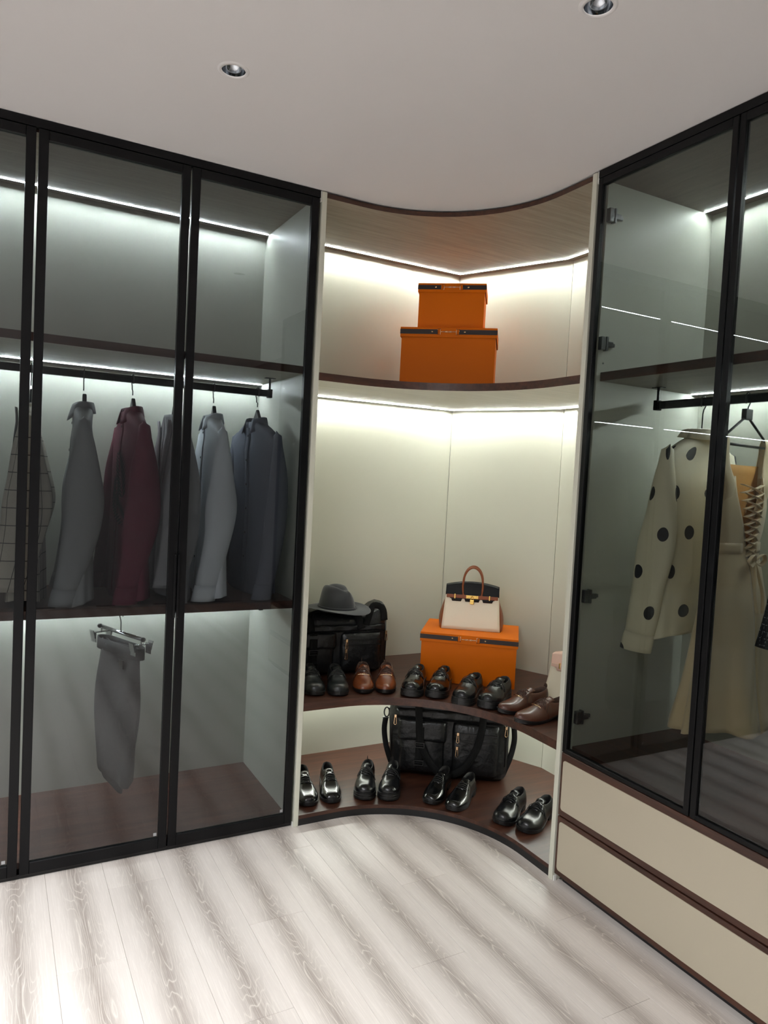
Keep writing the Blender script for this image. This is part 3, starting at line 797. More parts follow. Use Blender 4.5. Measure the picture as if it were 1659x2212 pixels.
handbag('white handbag with blush pink flap half hidden by the right post', (2.335, 2.360, Z2 + .0008), radians(-72), .30, .20, MT['bag_cream'], MT['bag_cream'], MT['bag_pink'], MT['bag_pink'])

# ------------------------------------------------------------------ black travel bags
m = mat('black_nylon', (19, 20, 22), .36); t = NT(m); v = t.coord('Object')
t.bump(t.math('ADD', t.math('MULTIPLY', t.noise(v, 9, 3), 2.0), t.math('MULTIPLY', t.noise(v, 30, 3), .9)), .55, .010); MT['nylon'] = m
m = mat('black_webbing', (9, 9, 10), .8, **{'Specular IOR Level': .25}); t = NT(m); t.bump(t.noise(t.coord('Object'), 300, 2), .3, .001); MT['webbing'] = m
MT['buckle'] = mat('black_plastic', (16, 16, 17), .3)
def soft_box(hx, hy, hz, r, n=16, amp=.006, seed=0, sag=0.0, topf=None):
    mb = MB(); ax_ = [-1 + 2 * i / n for i in range(n + 1)]
    def P(x, y, z):
        p = Vector((x * hx, y * hy, z * hz)); q = Vector((max(-hx + r, min(hx - r, p.x)), max(-hy + r, min(hy - r, p.y)), max(-hz + r, min(hz - r, p.z))))
        d = p - q; L_ = d.length
        if L_ > 1e-6:
            nd = d.normalized(); p = q + nd * r
        nz = Vector((mnoise.noise(p * 7 + Vector((seed, 0, 0))), mnoise.noise(p * 7 + Vector((0, seed + 5, 0))), mnoise.noise(p * 7 + Vector((0, 0, seed + 9)))))
        p = p + nz * amp
        if topf: p.z += topf(p.x, p.y) * max(0, p.z / hz) ** 2
        p.z += hz
        if p.z < .004: p.z = .0
        return p
    for fx in (-1, 1):
        mb.grid([[P(fx, a_, b_) for b_ in ax_] for a_ in ax_]); mb.grid([[P(a_, fx, b_) for b_ in ax_] for a_ in ax_]); mb.grid([[P(a_, b_, fx) for b_ in ax_] for a_ in ax_])
    return mb
def weld(o, d=.0004):
    bm = bmesh.new(); bm.from_mesh(o.data); bmesh.ops.remove_doubles(bm, verts=bm.verts, dist=d)
    bmesh.ops.recalc_face_normals(bm, faces=bm.faces); bm.to_mesh(o.data); bm.free(); o.data.polygons.foreach_set('use_smooth', [True] * len(o.data.polygons))
def cushion(x0, x1, z0, z1, y, th, r=.012, n=14, bulge=.4):
    # soft flat pocket: front face at y-th, closing back to y
    G = []
    cxm, czm, hx, hz = (x0 + x1) / 2, (z0 + z1) / 2, (x1 - x0) / 2, (z1 - z0) / 2
    for i in range(n + 1):
        row = []
        for j in range(n + 1):
            u, w_ = -1 + 2 * i / n, -1 + 2 * j / n
            e = max(abs(u), abs(w_)); k_ = (1 - e ** 6)
            su, sw = u, w_
            cr = max(0, abs(u) + abs(w_) - 1.72) * .16
            row.append((cxm + hx * su * (1 - cr), y - th * k_ - .002 * mnoise.noise(Vector((u * 3 + x0 * 40, w_ * 3, z0 * 9))), czm + hz * sw * (1 - cr)))
        G.append(row)
    return MB().grid(G)
def zip_pull(parent, x, y, z, up_=False, s=1.0):
    g = MB(); d = 1 if up_ else -1
    g.box(x - .005 * s, x + .005 * s, y - .007, y, z - .007 * s, z + .007 * s)
    L_ = .042 * s
    ring = [(x - .0035 * s, y - .007, z + d * .006 * s), (x - .006 * s, y - .008, z + d * L_ * .9), (x, y - .008, z + d * L_), (x + .006 * s, y - .008, z + d * L_ * .9), (x + .0035 * s, y - .007, z + d * .006 * s)]
    g.tube(ring, .0019 * s, 6, closed=True)
    return g.build('zip_pull', MT['rosegold'], parent, smooth=False)
def travel_bag(label, loc, rz, w, d, hgt, seed, straps_down, topf=None, clip_left=False):
    o = thing('travel_bag', label, 'bag', loc, rz, 'black travel bags')
    body = soft_box(w/2, d/2, hgt/2, .055, 18, .010, seed, topf=topf).build('bag_body', MT['nylon'], o); weld(body)
    yf = -d/2 - .001
    # top band across the front, piping, left pocket with flap, right zip panel
    MB().grid([[(lerp(-w*.44, w*.44, i/24), yf - .004 - .004 * sin(i * 1.3) * (k in (1, 2)), lerp(hgt*.70, hgt*.80, k/3)) for k in range(4)] for i in range(25)]).build('top_band', MT['nylon'], o, smooth=True, solid=.004)
    for z in (.695, .805): MB().tube([(lerp(-w*.44, w*.44, i/24), yf - .006 - .003 * sin(i * 1.3), hgt*z) for i in range(25)], .0022, 6).build('piping', MT['webbing'], o, smooth=True)
    pk = cushion(-w*.41, -w*.03, hgt*.05, hgt*.62, yf + .004, .022).build('front_pocket', MT['nylon'], o, smooth=True, solid=.003)
    cushion(-w*.42, -w*.02, hgt*.44, hgt*.69, yf - .014, .013).build('pocket_flap', MT['nylon'], pk, smooth=True, solid=.003)
    sx = -w*.235
    MB().grid([[(sx + u * .019, yf - .030 + (.006 if k > 8 else 0), lerp(hgt*.16, hgt*.69, k/10)) for u in (-1, 0, 1)] for k in range(11)]).build('pocket_strap', MT['webbing'], pk, smooth=True, solid=.003)
    for zz in (.41, .20):
        bk = MB(); z = hgt * zz
        for q in (-1, 1): bk.box(sx - .024, sx + .024, yf - .038, yf - .031, z + q * .011 - .003, z + q * .011 + .003); bk.box(sx + q * .0215 - .003, sx + q * .0215 + .003, yf - .038, yf - .031, z - .012, z + .012)
        bk.box(sx - .022, sx + .022, yf - .036, yf - .031, z - .002, z + .002)
        bk.build('buckle', MT['buckle'], pk, bevel=.001, seg=1)
    pr = cushion(w*.03, w*.42, hgt*.05, hgt*.69, yf + .004, .018).build('zip_pocket', MT['nylon'], o, smooth=True, solid=.003)
    MB().box(w*.055, w*.40, yf - .019, yf - .014, hgt*.555, hgt*.575).build('zip', MT['buckle'], pr)
    MB().box(w*.055, w*.40, yf - .019, yf - .014, hgt*.475, hgt*.490).build('zip', MT['buckle'], pr)
    zip_pull(pr, w*.075, yf - .017, hgt*.565); zip_pull(pr, w*.073, yf - .017, hgt*.40)
    # end panels' zips with gold pulls
    for s in (-1, 1):
        MB().tube([(s * (w/2 - .022), yf + .020, hgt*.86), (s * (w/2 - .014), yf + .012, hgt*.6), (s * (w/2 - .016), yf + .012, hgt*.2)], .003, 6).build('side_zip', MT['buckle'], o, smooth=True)
    zip_pull(o, w/2 - .018, yf + .010, hgt*.66); zip_pull(o, -w/2 + .030, yf + .006, hgt*.70)
    # carry handles
    def strap(pts, wd, nm='carry_handle'):
        P_ = smooth_path(pts, 5); G = []
        for i, p in enumerate(P_):
            a_ = P_[max(0, i - 1)]; b_ = P_[min(len(P_) - 1, i + 1)]; t_ = (b_ - a_).normalized(); sd = t_.cross(Vector((0, -1, 0)))
            sd = sd.normalized() if sd.length > .05 else Vector((1, 0, 0))
            G.append([p - sd * wd, p, p + sd * wd])
        return MB().grid(G).build(nm, MT['webbing'], o, smooth=True, solid=.0045)
    if straps_down:
        y_ = yf - .027
        strap([(-w*.26, yf - .012, hgt*.90), (-w*.25, y_, hgt*.70), (-w*.22, y_ - .004, hgt*.40), (-w*.10, y_ - .006, hgt*.14), (w*.03, y_ - .006, hgt*.09), (w*.15, y_ - .004, hgt*.20), (w*.24, y_, hgt*.45), (w*.27, y_ + .004, hgt*.70), (w*.27, yf - .012, hgt*.90)], .017)
    else:
        strap([(-w*.25, yf - .010, hgt*.72), (-w*.26, yf - .004, hgt*.92), (-w*.20, yf + .04, hgt*.955), (-w*.05, yf + .06, hgt*.965), (w*.10, yf + .04, hgt*.955), (w*.18, yf + .01, hgt*.95), (w*.22, yf - .010, hgt*.74)], .018)
        strap([(w*.26, yf - .008, hgt*.80), (w*.295, yf - .002, hgt*.98), (w*.335, yf + .006, hgt*1.10), (w*.42, yf + .004, hgt*1.05), (w*.44, yf - .002, hgt*.86)], .016)
    # clips with shoulder strap at the ends
    for s in ((-1, 1) if straps_down else ()):
        c0 = Vector((s * (w/2 + .018), yf + .05, hgt*.70))
        r_ = MB().tube([c0 + Vector((s * .013 * cos(k * pi / 6), 0, .024 * sin(k * pi / 6))) for k in range(12)], .0035, 6, closed=True)
        r_.tube([c0 + Vector((-s * .03, 0, .02)), c0 + Vector((-s * .012, 0, .018))], .004, 6)
        cl = r_.build('snap_clip', MT['buckle'], o, smooth=True)
        sl = c0 + Vector((s * .004, 0, -.028))
        MB().tube([sl + Vector((-.016, 0, 0)), sl + Vector((.016, 0, 0))], .003, 6).build('strap_ring', MT['steel'], cl, smooth=True)
        if straps_down or s < 0:
            strap([sl, sl + Vector((s * .004, -.004, -.05)), sl + Vector((-s * .002, -.008, -.10)), sl + Vector((-s * .016, -.02, -.15)), Vector((s * (w/2 - .02), yf + .03, hgt * .10))], .013, 'shoulder_strap')
    return o
B2 = radians(-34.3); u2_ = Vector((cos(B2), sin(B2))); n2_ = Vector((-sin(B2), cos(B2)))
c2 = Vector((1.79, 2.98)) + u2_ * .225 + n2_ * .095
travel_bag('black travel bag with hanging handles under the middle shelf', (c2.x, c2.y, Z1 + .001), B2, .585, .225, .415, 3, True, topf=lambda x, y: .012 * sin(9 * x))
B1 = radians(-6)
u1_ = Vector((cos(B1), sin(B1))); n1_ = Vector((-sin(B1), cos(B1)))
c1 = Vector((1.742, 3.067)) - u1_ * .272 + n1_ * .115
travel_bag('black travel bag with a grey felt hat on top, on the middle shelf', (c1.x, c1.y, Z2 + .001), B1, .545, .205, .305, 11, False, topf=lambda x, y: .055 * sstep(.17, .25, x) - .006)

# ------------------------------------------------------------------ hat
m = mat('charcoal_felt', (48, 49, 52), .9); t = NT(m); t.bump(t.noise(t.coord('Object'), 700, 2), .2, .001); m.node_tree.nodes['Principled BSDF'].inputs['Sheen Weight'].default_value = .25; MT['felt'] = m
hat = thing('felt_hat', 'charcoal grey felt fedora with pinched crown resting on a travel bag', 'hat', (1.470, 3.125, Z2 + .3155), radians(-62))
G = []; nth = 56
ca, cb = .098, .080
prof = [(0, 1.0), (.1, .985), (.25, .955), (.45, .90), (.62, .85), (.76, .80), (.86, .745), (.93, .67), (.975, .56), (1.0, .42), (1.0, .25), (1.0, .12), (1.0, .01)]
HC = .122
for k, (zz, rr) in enumerate(prof):
    row = []
    for i in range(nth):
        an = 2 * pi * i / nth; cx0, sy0 = cos(an), sin(an)
        x, y, z = ca * rr * cx0, cb * rr * sy0, HC * zz
        # front (local +x) pinch on both sides and a lengthwise crease
        fr = .5 + .5 * cx0
        z += .012 * (-(x / ca)) * zz
        for s in (-1, 1):
            dd = ((x - .047) / .034) ** 2 + ((z - .098) / .030) ** 2
            if s * y > 0: y -= s * .024 * math.exp(-dd) * min(1, abs(y) / .02)
        z -= .030 * math.exp(-(y / .020) ** 2) * math.exp(-((x + .005) / .062) ** 2) * sstep(.75, 1, zz)
        row.append((x, y, z))
    G.append(row)
MB().grid(G, cv=True).build('crown', MT['felt'], hat, smooth=True, sub=1)
G = []
for k in range(8):
    q = k / 7; row = []
    for i in range(nth):
        an = 2 * pi * i / nth
        rx, ry = lerp(ca, .172, q), lerp(cb, .150, q)
        z = .004 + q * q * (.010 * (sin(an) ** 2) - .010 * cos(an) ** 2)
        row.append((rx * cos(an), ry * sin(an), z + .008))
    G.append(row)
MB().grid(G, cv=True).build('brim', MT['felt'], hat, smooth=True, solid=.0032, sub=1)
MB().tube([(ca * 1.004 * cos(2*pi*i/48), cb * 1.004 * sin(2*pi*i/48), .018) for i in range(48)], .002, 6, closed=True, flat=(.0055, .0015)).build('hat_band', MT['felt'], hat, smooth=True)

# ------------------------------------------------------------------ hangers and clothes
def fabric(name, col, rough=.75, sheen=.0, trans=0.0):
    m = mat(name, col, rough); t = NT(m); v = t.coord('Object')
    t.bump(t.noise(v, 12, 3), .30, .012)
    if sheen: t.b.inputs['Sheen Weight'].default_value = sheen
    return m
MT['f_dk'] = fabric('slate_grey_cotton', (100, 105, 118)); MT['f_bl'] = fabric('pale_blue_cotton', (222, 228, 236))
MT['f_gr'] = fabric('mid_grey_cotton', (136, 139, 141)); MT['f_bur'] = fabric('burgundy_cotton', (104, 32, 56))
MT['f_jk'] = fabric('grey_suiting', (146, 147, 152)); MT['f_pants'] = fabric('charcoal_wool', (50, 51, 53))
MT['f_cu'] = fabric('inner_cloth', (170, 170, 172))
m = fabric('checked_linen', (186, 180, 166)); t = NT(m); MT['f_chk'] = m
uv = t.n('ShaderNodeTexCoord').outputs['UV']; sp = t.n('ShaderNodeSeparateXYZ'); t.l(uv, sp.inputs[0])
def lines(c, per, w_): return t.math('LESS_THAN', t.math('FRACT', t.math('DIVIDE', c, per)), w_)
ln = t.math('MAXIMUM', lines(sp.outputs[0], .052, .05), lines(sp.outputs[1], .062, .05))
wv = t.noise(t.coord('Object'), 420, 2)
t.l(t.mix(ln, t.mix(t.math('MULTIPLY', wv, .45), rgb(178, 172, 158), rgb(122, 116, 106)), rgb(48, 44, 42)), t.b.inputs['Base Color'])
m = fabric('polka_dot_crepe', (226, 220, 196), .5); t = NT(m); MT['f_dot'] = m
uv = t.n('ShaderNodeTexCoord').outputs['UV']; sp = t.n('ShaderNodeSeparateXYZ'); t.l(uv, sp.inputs[0])
PX, PY = .17, .135
row_ = t.math('FLOOR', t.math('DIVIDE', sp.outputs[1], PY))
xs = t.math('ADD', t.math('DIVIDE', sp.outputs[0], PX), t.math('MULTIPLY', row_, .5))
dx = t.math('MULTIPLY', t.math('SUBTRACT', t.math('FRACT', xs), .5), PX); dy = t.math('MULTIPLY', t.math('SUBTRACT', t.math('FRACT', t.math('DIVIDE', sp.outputs[1], PY)), .5), PY)
rr = t.math('SQRT', t.math('ADD', t.math('MULTIPLY', dx, dx), t.math('MULTIPLY', dy, dy)))
t.l(t.mix(t.math('LESS_THAN', rr, .024), rgb(240, 233, 208), rgb(30, 30, 36)), t.b.inputs['Base Color'])
m = fabric('champagne_satin', (234, 212, 174), .32, .3); MT['f_sat'] = m
m.node_tree.nodes['Principled BSDF'].inputs['Anisotropic'].default_value = .5
MT['f_satin_in'] = fabric('apricot_lining', (226, 168, 96), .4)
m = fabric('dark_tweed', (24, 26, 34), .85); t = NT(m); MT['f_tw'] = m
uv = t.n('ShaderNodeTexCoord').outputs['UV']; sp = t.n('ShaderNodeSeparateXYZ'); t.l(uv, sp.inputs[0])
nz = t.noise(t.coord('Object'), 160, 2)
ln = t.math('MULTIPLY', t.math('MAXIMUM', lines(sp.outputs[0], .022, .10), lines(sp.outputs[1], .020, .12)), t.math('GREATER_THAN', nz, .52))
t.l(t.mix(ln, rgb(24, 26, 36), rgb(150, 155, 165)), t.b.inputs['Base Color'])
MT['hanger'] = mat('dark_grey_hanger', (58, 60, 63), .42); MT['hookm'] = mat('black_wire', (16, 16, 17), .35)

RAIL_T = 1.852
def hanger(label, x, y, rz, ztop=RAIL_T, wood_=True, group='shirt hangers', hw_=.165, drop=.092):
    """origin at the top of the hook where it rides on the rail"""
    o = thing('coat_hanger', label, 'hanger', (x, y, ztop + .003), rz, group)
    hk = [(0, .017 * sin(q), -.015 + .017 * cos(q)) for q in [radians(k) for k in range(-100, 91, 20)]] 
    hk = [(p[0], -p[1], p[2] ) for p in hk][::-1]
    pts = [Vector((0, .012, -.036)), Vector((0, .0165, -.018))] + [Vector((0, .0165 * cos(radians(k)), -.0165 + .0185 * sin(radians(k)))) for k in range(0, 181, 20)] + [Vector((0, -.0165, -.03)), Vector((0, -.008, -.044)), Vector((0, -.006, -.060)), Vector((0, .004, -.064)), Vector((0, .004, -drop + .01))]
    pts = [Vector((p.y, 0, p.z)) for p in pts]
    MB().tube(pts, .0024, 6).build('hook', MT['hookm'], o, smooth=True)
    if wood_:
        top, bot = [], []
        n_ = 20
        for i in range(n_ + 1):
            u = -1 + 2 * i / n_; x_ = u * hw_
            zt = -drop - .118 * abs(u) ** .85 + .030 * math.exp(-(u / .16) ** 2) - .03; zb_ = zt - lerp(.045, .022, abs(u)) - .018 * math.exp(-(u / .16) ** 2)
            top.append((x_, zt)); bot.append((x_, zb_))
        pr = MB().prism(top + bot[::-1], -.008, .008)
        pr.v = [(a_, .004 + c_ - .012 * (1 - (a_ / hw_) ** 2) * 0, b_) for a_, b_, c_ in pr.v]
        pr.build('hanger_arms', MT['hanger'], o, bevel=.004, smooth=False)
    return o
def shirt(name, label, cat, x, y, zneck, rz, mt, L=.73, half=.215, dep=.044, seed=0, sleeve=True, cuff=True, collar='shirt', open_=0.0, flare=.03, s_len=.60, swing=.0, elbow=.035, cuffw=.044, slw=.074, buttons=True, mb_=None, group=None, uvs=1.0):
    o = thing(name, label, cat, (x, y, zneck), rz, group)
    rr = random.Random(seed); ph = [rr.random() * 6.28 for _ in range(8)]
    zt = [0, -.012, -.026, -.042, -.058, -.075, -.095, -.125, -.17, -.23, -.30, -.38, -.46, -.54, -.61, -.67, -L + .008, -L]
    def wid(z):
        q = -z
        return tab([(0, .062), (.012, .075), (.026, .115), (.042, .150), (.058, .180), (.075, .198), (.095, .206), (.125, half - .004), (.17, half - .010), (.3, half - .012), (L, half + flare)], q)
    def dpt(z):
        q = -z
        return tab([(0, .034), (.012, .036), (.042, .033), (.075, .032), (.125, .038), (.25, lerp(.04, dep, .6)), (.42, dep), (L, dep + flare * .4)], q)
    NT_ = 48; G = []; U = []
    def tor(th, z):
        q = -z / L; c_, s_ = cos(th), sin(th)
        x_ = wid(z) * (abs(c_) ** .75) * (1 if c_ >= 0 else -1); y_ = dpt(z) * (abs(s_) ** .8) * (1 if s_ >= 0 else -1)
        f = q * q * .022 * sin(5 * th + ph[0]) + q * .012 * sin(9 * th + ph[1] + 2 * q) + q * .006 * sin(15 * th + ph[2])
        y_ *= 1 + f * 5 * abs(s_); x_ += f * .4
        x_ += swing * q * q
        return Vector((x_, y_, z + .012 * q * sin(2 * th + ph[3]) * (z < -L + .05)))
    for z in zt:
        G.append([tor(2 * pi * i / NT_ - pi / 2, z) for i in range(NT_ + 1)])
        U.append([(i / NT_ * 1.0 * uvs, -z * uvs) for i in range(NT_ + 1)])
    tm = MB().grid(G, uv=U); tm.build('torso', mt, o, smooth=True, solid=.0025)
    if sleeve:
        for sd in (-1, 1):
            G = []; U = []; n_ = 16; nr = 22
            for k in range(nr + 1):
                q = k / nr
                cx0 = sd * lerp(.196, .218 + .012 * rr.random() * 0, q ** .6); cz = -.078 - q * s_len
                cy0 = elbow * .55 * sin(pi * q ** 1.2) - .045 * q ** 1.6 + swing * .4 * q
                ry_ = stab([(0, slw * .30), (.10, slw * .50), (.25, slw * .76), (.45, slw * .98), (.6, slw * .97), (.8, lerp(slw, cuffw, .62)), (1, cuffw)], q) if True else .08
                rx_ = stab([(0, .020), (.12, .026), (.5, .034), (.85, .030), (1, .026)], q)
                tilt = .0
                row = []; ur = []
                for i in range(n_):
                    th = 2 * pi * i / n_ + (pi if sd > 0 else 0)
                    wob_ = 1 + .07 * sin(3 * th + 7 * q + ph[4]) * sin(pi * q) + .04 * sin(14 * q + 2 * th + ph[5]) * sin(pi * q)
                    zz = cz + (.052 * (1 - abs(cos(th))) * 0) - (.02 * sin(th) if k == nr else 0) * 0
                    if k == 0: zz += .018
                    row.append((cx0 + rx_ * cos(th) * wob_, cy0 + ry_ * sin(th) * wob_, zz)); ur.append((i / n_ * .42 * uvs + (0 if sd > 0 else .31), (q * s_len + .07) * uvs))
                row.append(row[0]); ur.append((.42 * uvs + (0 if sd > 0 else .31), (q * s_len + .07) * uvs)); G.append(row); U.append(ur)
            cap = [Vector(G[0][i]) for i in range(n_ + 1)]
            cc = sum(cap, Vector()) / len(cap)
            G.insert(0, [p.lerp(cc + Vector((-sd * .01, 0, .014)), .55) for p in cap]); U.insert(0, U[0])
            G.insert(0, [cc + Vector((-sd * .012, 0, .020)) for p in cap]); U.insert(0, U[0])
            sl = MB().grid(G, uv=U).build('sleeve', mt, o, smooth=True, solid=.0022)
            if cuff:
                e = G[-1]; e0 = G[-2]; C_ = []
                cxy = sum((Vector(p) for p in e[:-1]), Vector()) / n_
                for k in range(4):
                    C_.append([cxy + (Vector(p) - cxy) * (1.06 if k else 1.0) + Vector((0, -.004 * k, .004 - .021 * k)) for p in e])
                cf = MB().grid(C_, uv=[[(i * .016, k * .02) for i in range(len(e))] for k in range(4)]).build('cuff', mt, sl, smooth=True, solid=.003)
                if buttons: MB().lathe([(.0001, .002), (.0045, .002), (.005, 0)], n=10).xf(Matrix.Translation(C_[2][1] + Vector((.004 * sd, 0, 0))) @ Matrix.Rotation(pi/2, 4, 'Y')).build('button', MT['hookm'], cf, smooth=True)
    if collar == 'shirt':
        G = []; st_ = []; n_ = 30
        for i in range(n_ + 1):
            u = -1 + 2 * i / n_; th = -pi / 2 + u * (pi - .18 - open_) + pi if False else pi / 2 + u * (pi - .16 - open_)
            rx_, ry_ = .060, .038; fr = sstep(.55, 1, abs(u))
            bx, by = rx_ * cos(th), ry_ * sin(th)
            st_.append([(bx, by, -.016 - .012 * fr), (bx * .98, by * .98, .020 - .010 * fr)])
            lo = -.018 - .034 * fr; out_ = .009 + .004 * fr
            row = []
            for k in range(5):
                q = k / 4; row.append((bx * (.99 + out_ / rx_ * q), by * (.99 + out_ / ry_ * q) - .006 * fr * q, lerp(.022 - .010 * fr, lo, q) + .004 * sin(pi * q)))
            G.append(row)
        MB().grid(st_).build('collar_stand', mt, o, smooth=True, solid=.002)
        MB().grid(G, uv=[[(i * .013, k * .012) for k in range(5)] for i in range(n_ + 1)]).build('collar', mt, o, smooth=True, solid=.0025)
        # placket and buttons down the front
        pl = []
        for z in zt[2:]:
            c_ = tor(-pi / 2, z); pl.append([(c_.x + u * .016, c_.y - .0035, c_.z) for u in (-1, 0, 1)])
        pk = MB().grid(pl).build('placket', mt, o, smooth=True, solid=.002)
        if buttons:
            for k in range(6):
                z = -.06 - k * .105
                if z < -L + .05: break
                c_ = tor(-pi / 2, z)
                MB().lathe([(.0001, .0018), (.0045, .0018), (.005, 0)], n=10).xf(Matrix.Translation((c_.x, c_.y - .0055, z)) @ Matrix.Rotation(pi/2, 4, 'X')).build('button', mb_ or MT['hookm'], pk, smooth=True)
    elif collar == 'lapel':
        for sd in (-1, 1):
            G = []
            for k in range(12):
                q = k / 11; z = -.022 - q * .30; y0_ = -dpt(min(0, z)) - .006
                wd = .055 * sin(pi * min(1, .25 + q * .75)) + .006
                xi = sd * lerp(.078, .004, q ** .8)
                G.append([(xi, y0_, z), (xi + sd * wd * .5, y0_ - .004, z), (xi + sd * wd, y0_ + .004, z - .005)])
            MB().grid(G).build('lapel', mt, o, smooth=True, solid=.003)
    elif collar == 'round':
        G = []
        for i in range(33):
            th = 2 * pi * i / 32; G.append([(.064 * cos(th), .052 * sin(th), -.012), (.060 * cos(th), .049 * sin(th), .022), (.072 * cos(th), .060 * sin(th), .018), (.090 * cos(th), .074 * sin(th), -.012 - .008 * sin(th))])
        MB().grid(G).build('collar', mt, o, smooth=True, solid=.002)
    if name == 'blazer':
        pass
    return o
def az(al): return radians(-90 + al)
ZN = 1.706
CL = [
 # x, alpha, material, name, label, seed, kwargs, hanger label
 (1.004, 9, 'f_dk', 'shirt', 'slate grey button shirt hanging beside the right end panel of the left wardrobe', 1, dict(slw=.048, cuffw=.040, half=.19, dep=.026, flare=.015, open_=.32), 'dark hanger of the slate grey shirt at the rail end'),
 (.812, -3, 'f_bl', 'shirt', 'pale blue shirt hanging second from the right in the left wardrobe', 2, dict(elbow=.03, slw=.060, open_=.3), 'dark hanger holding the pale blue shirt'),
 (.650, 0, 'f_jk', 'blazer', 'grey suit jacket with dark cuff buttons behind the middle black door stile', 3, dict(collar='lapel', half=.21, dep=.05, slw=.074, cuffw=.058, elbow=.03), 'dark hanger of the grey suit jacket'),
 (.484, 5, 'f_bur', 'shirt', 'burgundy shirt with a dark palm leaf print', 4, dict(open_=.35, elbow=.025, slw=.066), 'dark hanger holding the burgundy shirt'),
 (.302, -4, 'f_gr', 'shirt', 'mid grey shirt seen from its sleeve side, left of the burgundy shirt', 5, dict(elbow=.035, slw=.070), 'dark hanger holding the mid grey shirt'),
 (.118, -5, 'f_chk', 'blazer', 'beige window-check jacket behind the left black door stile', 6, dict(collar='lapel', half=.215, dep=.055, slw=.078, cuffw=.064, L=.72), 'dark hanger of the check jacket'),
 (-.10, 0, 'f_gr', 'shirt', 'grey shirt at the left picture edge inside the left wardrobe', 7, dict(), 'dark hanger at the left picture edge'),
]
for x, al, mt, nm, lab, sd, kw, hl in CL:
    hanger(hl, x, 3.05, az(al))
    s_ = shirt(nm, lab, 'shirt' if nm == 'shirt' else 'jacket', x, 3.05, ZN, az(al), MT[mt], seed=sd, cuff=(nm == 'shirt'), group='clothes on the upper rail of the left wardrobe', **kw)
    if mt == 'f_bur':
        # dark palm leaf print: thin leaf blades following the front of the cloth
        lf = MB()
        def leaf(cx0, cz0, ang, n_, ln_):
            for k in range(n_):
                for q in (-1, 1):
                    s0 = k / n_; px, pz = cx0 + s0 * ln_ * cos(ang), cz0 + s0 * ln_ * sin(ang)
                    a2 = ang + q * .85; l2 = .075 * sin(pi * (.2 + .75 * s0)); w2 = .006
                    tip = (px + l2 * cos(a2), pz + l2 * sin(a2)); nx, nz_ = -sin(a2) * w2, cos(a2) * w2
                    mid = ((px + tip[0]) / 2, (pz + tip[1]) / 2)
                    v_ = [(px, pz), (mid[0] + nx, mid[1] + nz_), tip, (mid[0] - nx, mid[1] - nz_)]
                    lf.add([(a_, -.0535 + .045 * (abs(a_) / .2) ** 2.5, b_) for a_, b_ in v_], [(0, 1, 2, 3)])
        leaf(.09, -.34, 1.9, 11, .19); leaf(.12, -.44, 2.6, 11, .20); leaf(.0, -.40, 1.4, 9, .14)
        lf.build('leaf_print', mat('print_black', (26, 16, 22), .8), s_, solid=.0006)
    if mt == 'f_jk':
        for sdv in (1,):
            for k in range(3): MB().lathe([(.0001, .004), (.008, .003), (.009, 0)], n=12).xf(Matrix.Translation((sdv * .232, -.066 + .004 * k, -.63 + k * .018)) @ Matrix.Rotation(pi/2, 4, 'Y')).build('cuff_button', MT['hookm'], s_, smooth=True)

# trousers on a clip hanger under the lower rail
th_ = thing('clip_hanger', 'chrome clip hanger holding the trousers on the lower rail', 'hanger', (.470, 3.05, .915), radians(-68))
hk = [Vector((0, .012, -.036)), Vector((0, .0165, -.018))] + [Vector((0, .0165 * cos(radians(k)), -.0165 + .0185 * sin(radians(k)))) for k in range(0, 181, 20)] + [Vector((0, -.0165, -.03)), Vector((0, -.004, -.05)), Vector((0, 0, -.062)), Vector((0, 0, -.098))]
MB().tube([Vector((p.y, 0, p.z)) for p in hk], .0022, 6).build('hook', MT['hookm'], th_, smooth=True)
MB().tube([(-.165, 0, -.104), (.165, 0, -.104)], .0075, 10).build('hanger_bar', MT['chrome'], th_, smooth=True)
for s in (-1, 1):
    MB().lathe([(.0001, 0), (.009, 0), (.0095, .006), (.009, .012), (.0001, .012)], n=12).xf(Matrix.Translation((s * .162 - .006, 0, -.104)) @ Matrix.Rotation(pi/2, 4, 'Y')).build('bar_end', MT['hookm'], th_, smooth=True)
    c = MB().tube([(s * .150, 0, -.108), (s * .150, 0, -.13)], .003, 6)
    for q in (-1, 1):
        c.box(s * .150 - .018, s * .150 + .018, q * .033 - .0012, q * .033 + .0012, -.165, -.124); c.box(s * .150 - .006, s * .150 + .006, 0 if q > 0 else -.033, .033 if q > 0 else 0, -.128, -.124)
        st = len(c.v); c.box(-.016, .016, -.0012, .0012, 0, .036); c.xf(Matrix.Translation((s * .150, q * .036, -.150)) @ Matrix.Rotation(q * -.22, 4, 'X'), st)
    c.build('clip', MT['chrome'], th_)
tr = thing('trousers', 'charcoal grey folded trousers hanging in the lower left wardrobe', 'trousers', (.470, 3.05, .762), radians(-68))
G = []; U = []
for k in range(19):
    q = k / 18; z = -q * .545; row = []
    wdt = lerp(.155, .125, q); off_ = -.02 * q
    for i in range(33):
        th2 = 2 * pi * i / 32; c_, s_ = cos(th2), sin(th2)
        d_ = lerp(.016, .030, sstep(0, .5, q)) * (1 + .35 * sin(3 * th2 + 4 * q))
        row.append((off_ + wdt * (abs(c_) ** .6) * (1 if c_ > 0 else -1), d_ * s_ + .010 * sin(5 * c_ + 6 * q), z - (.02 * c_ if k == 18 else 0)))
    G.append(row)
MB().grid(G).build('trouser_leg', MT['f_pants'], tr, smooth=True, solid=.003)
G = []
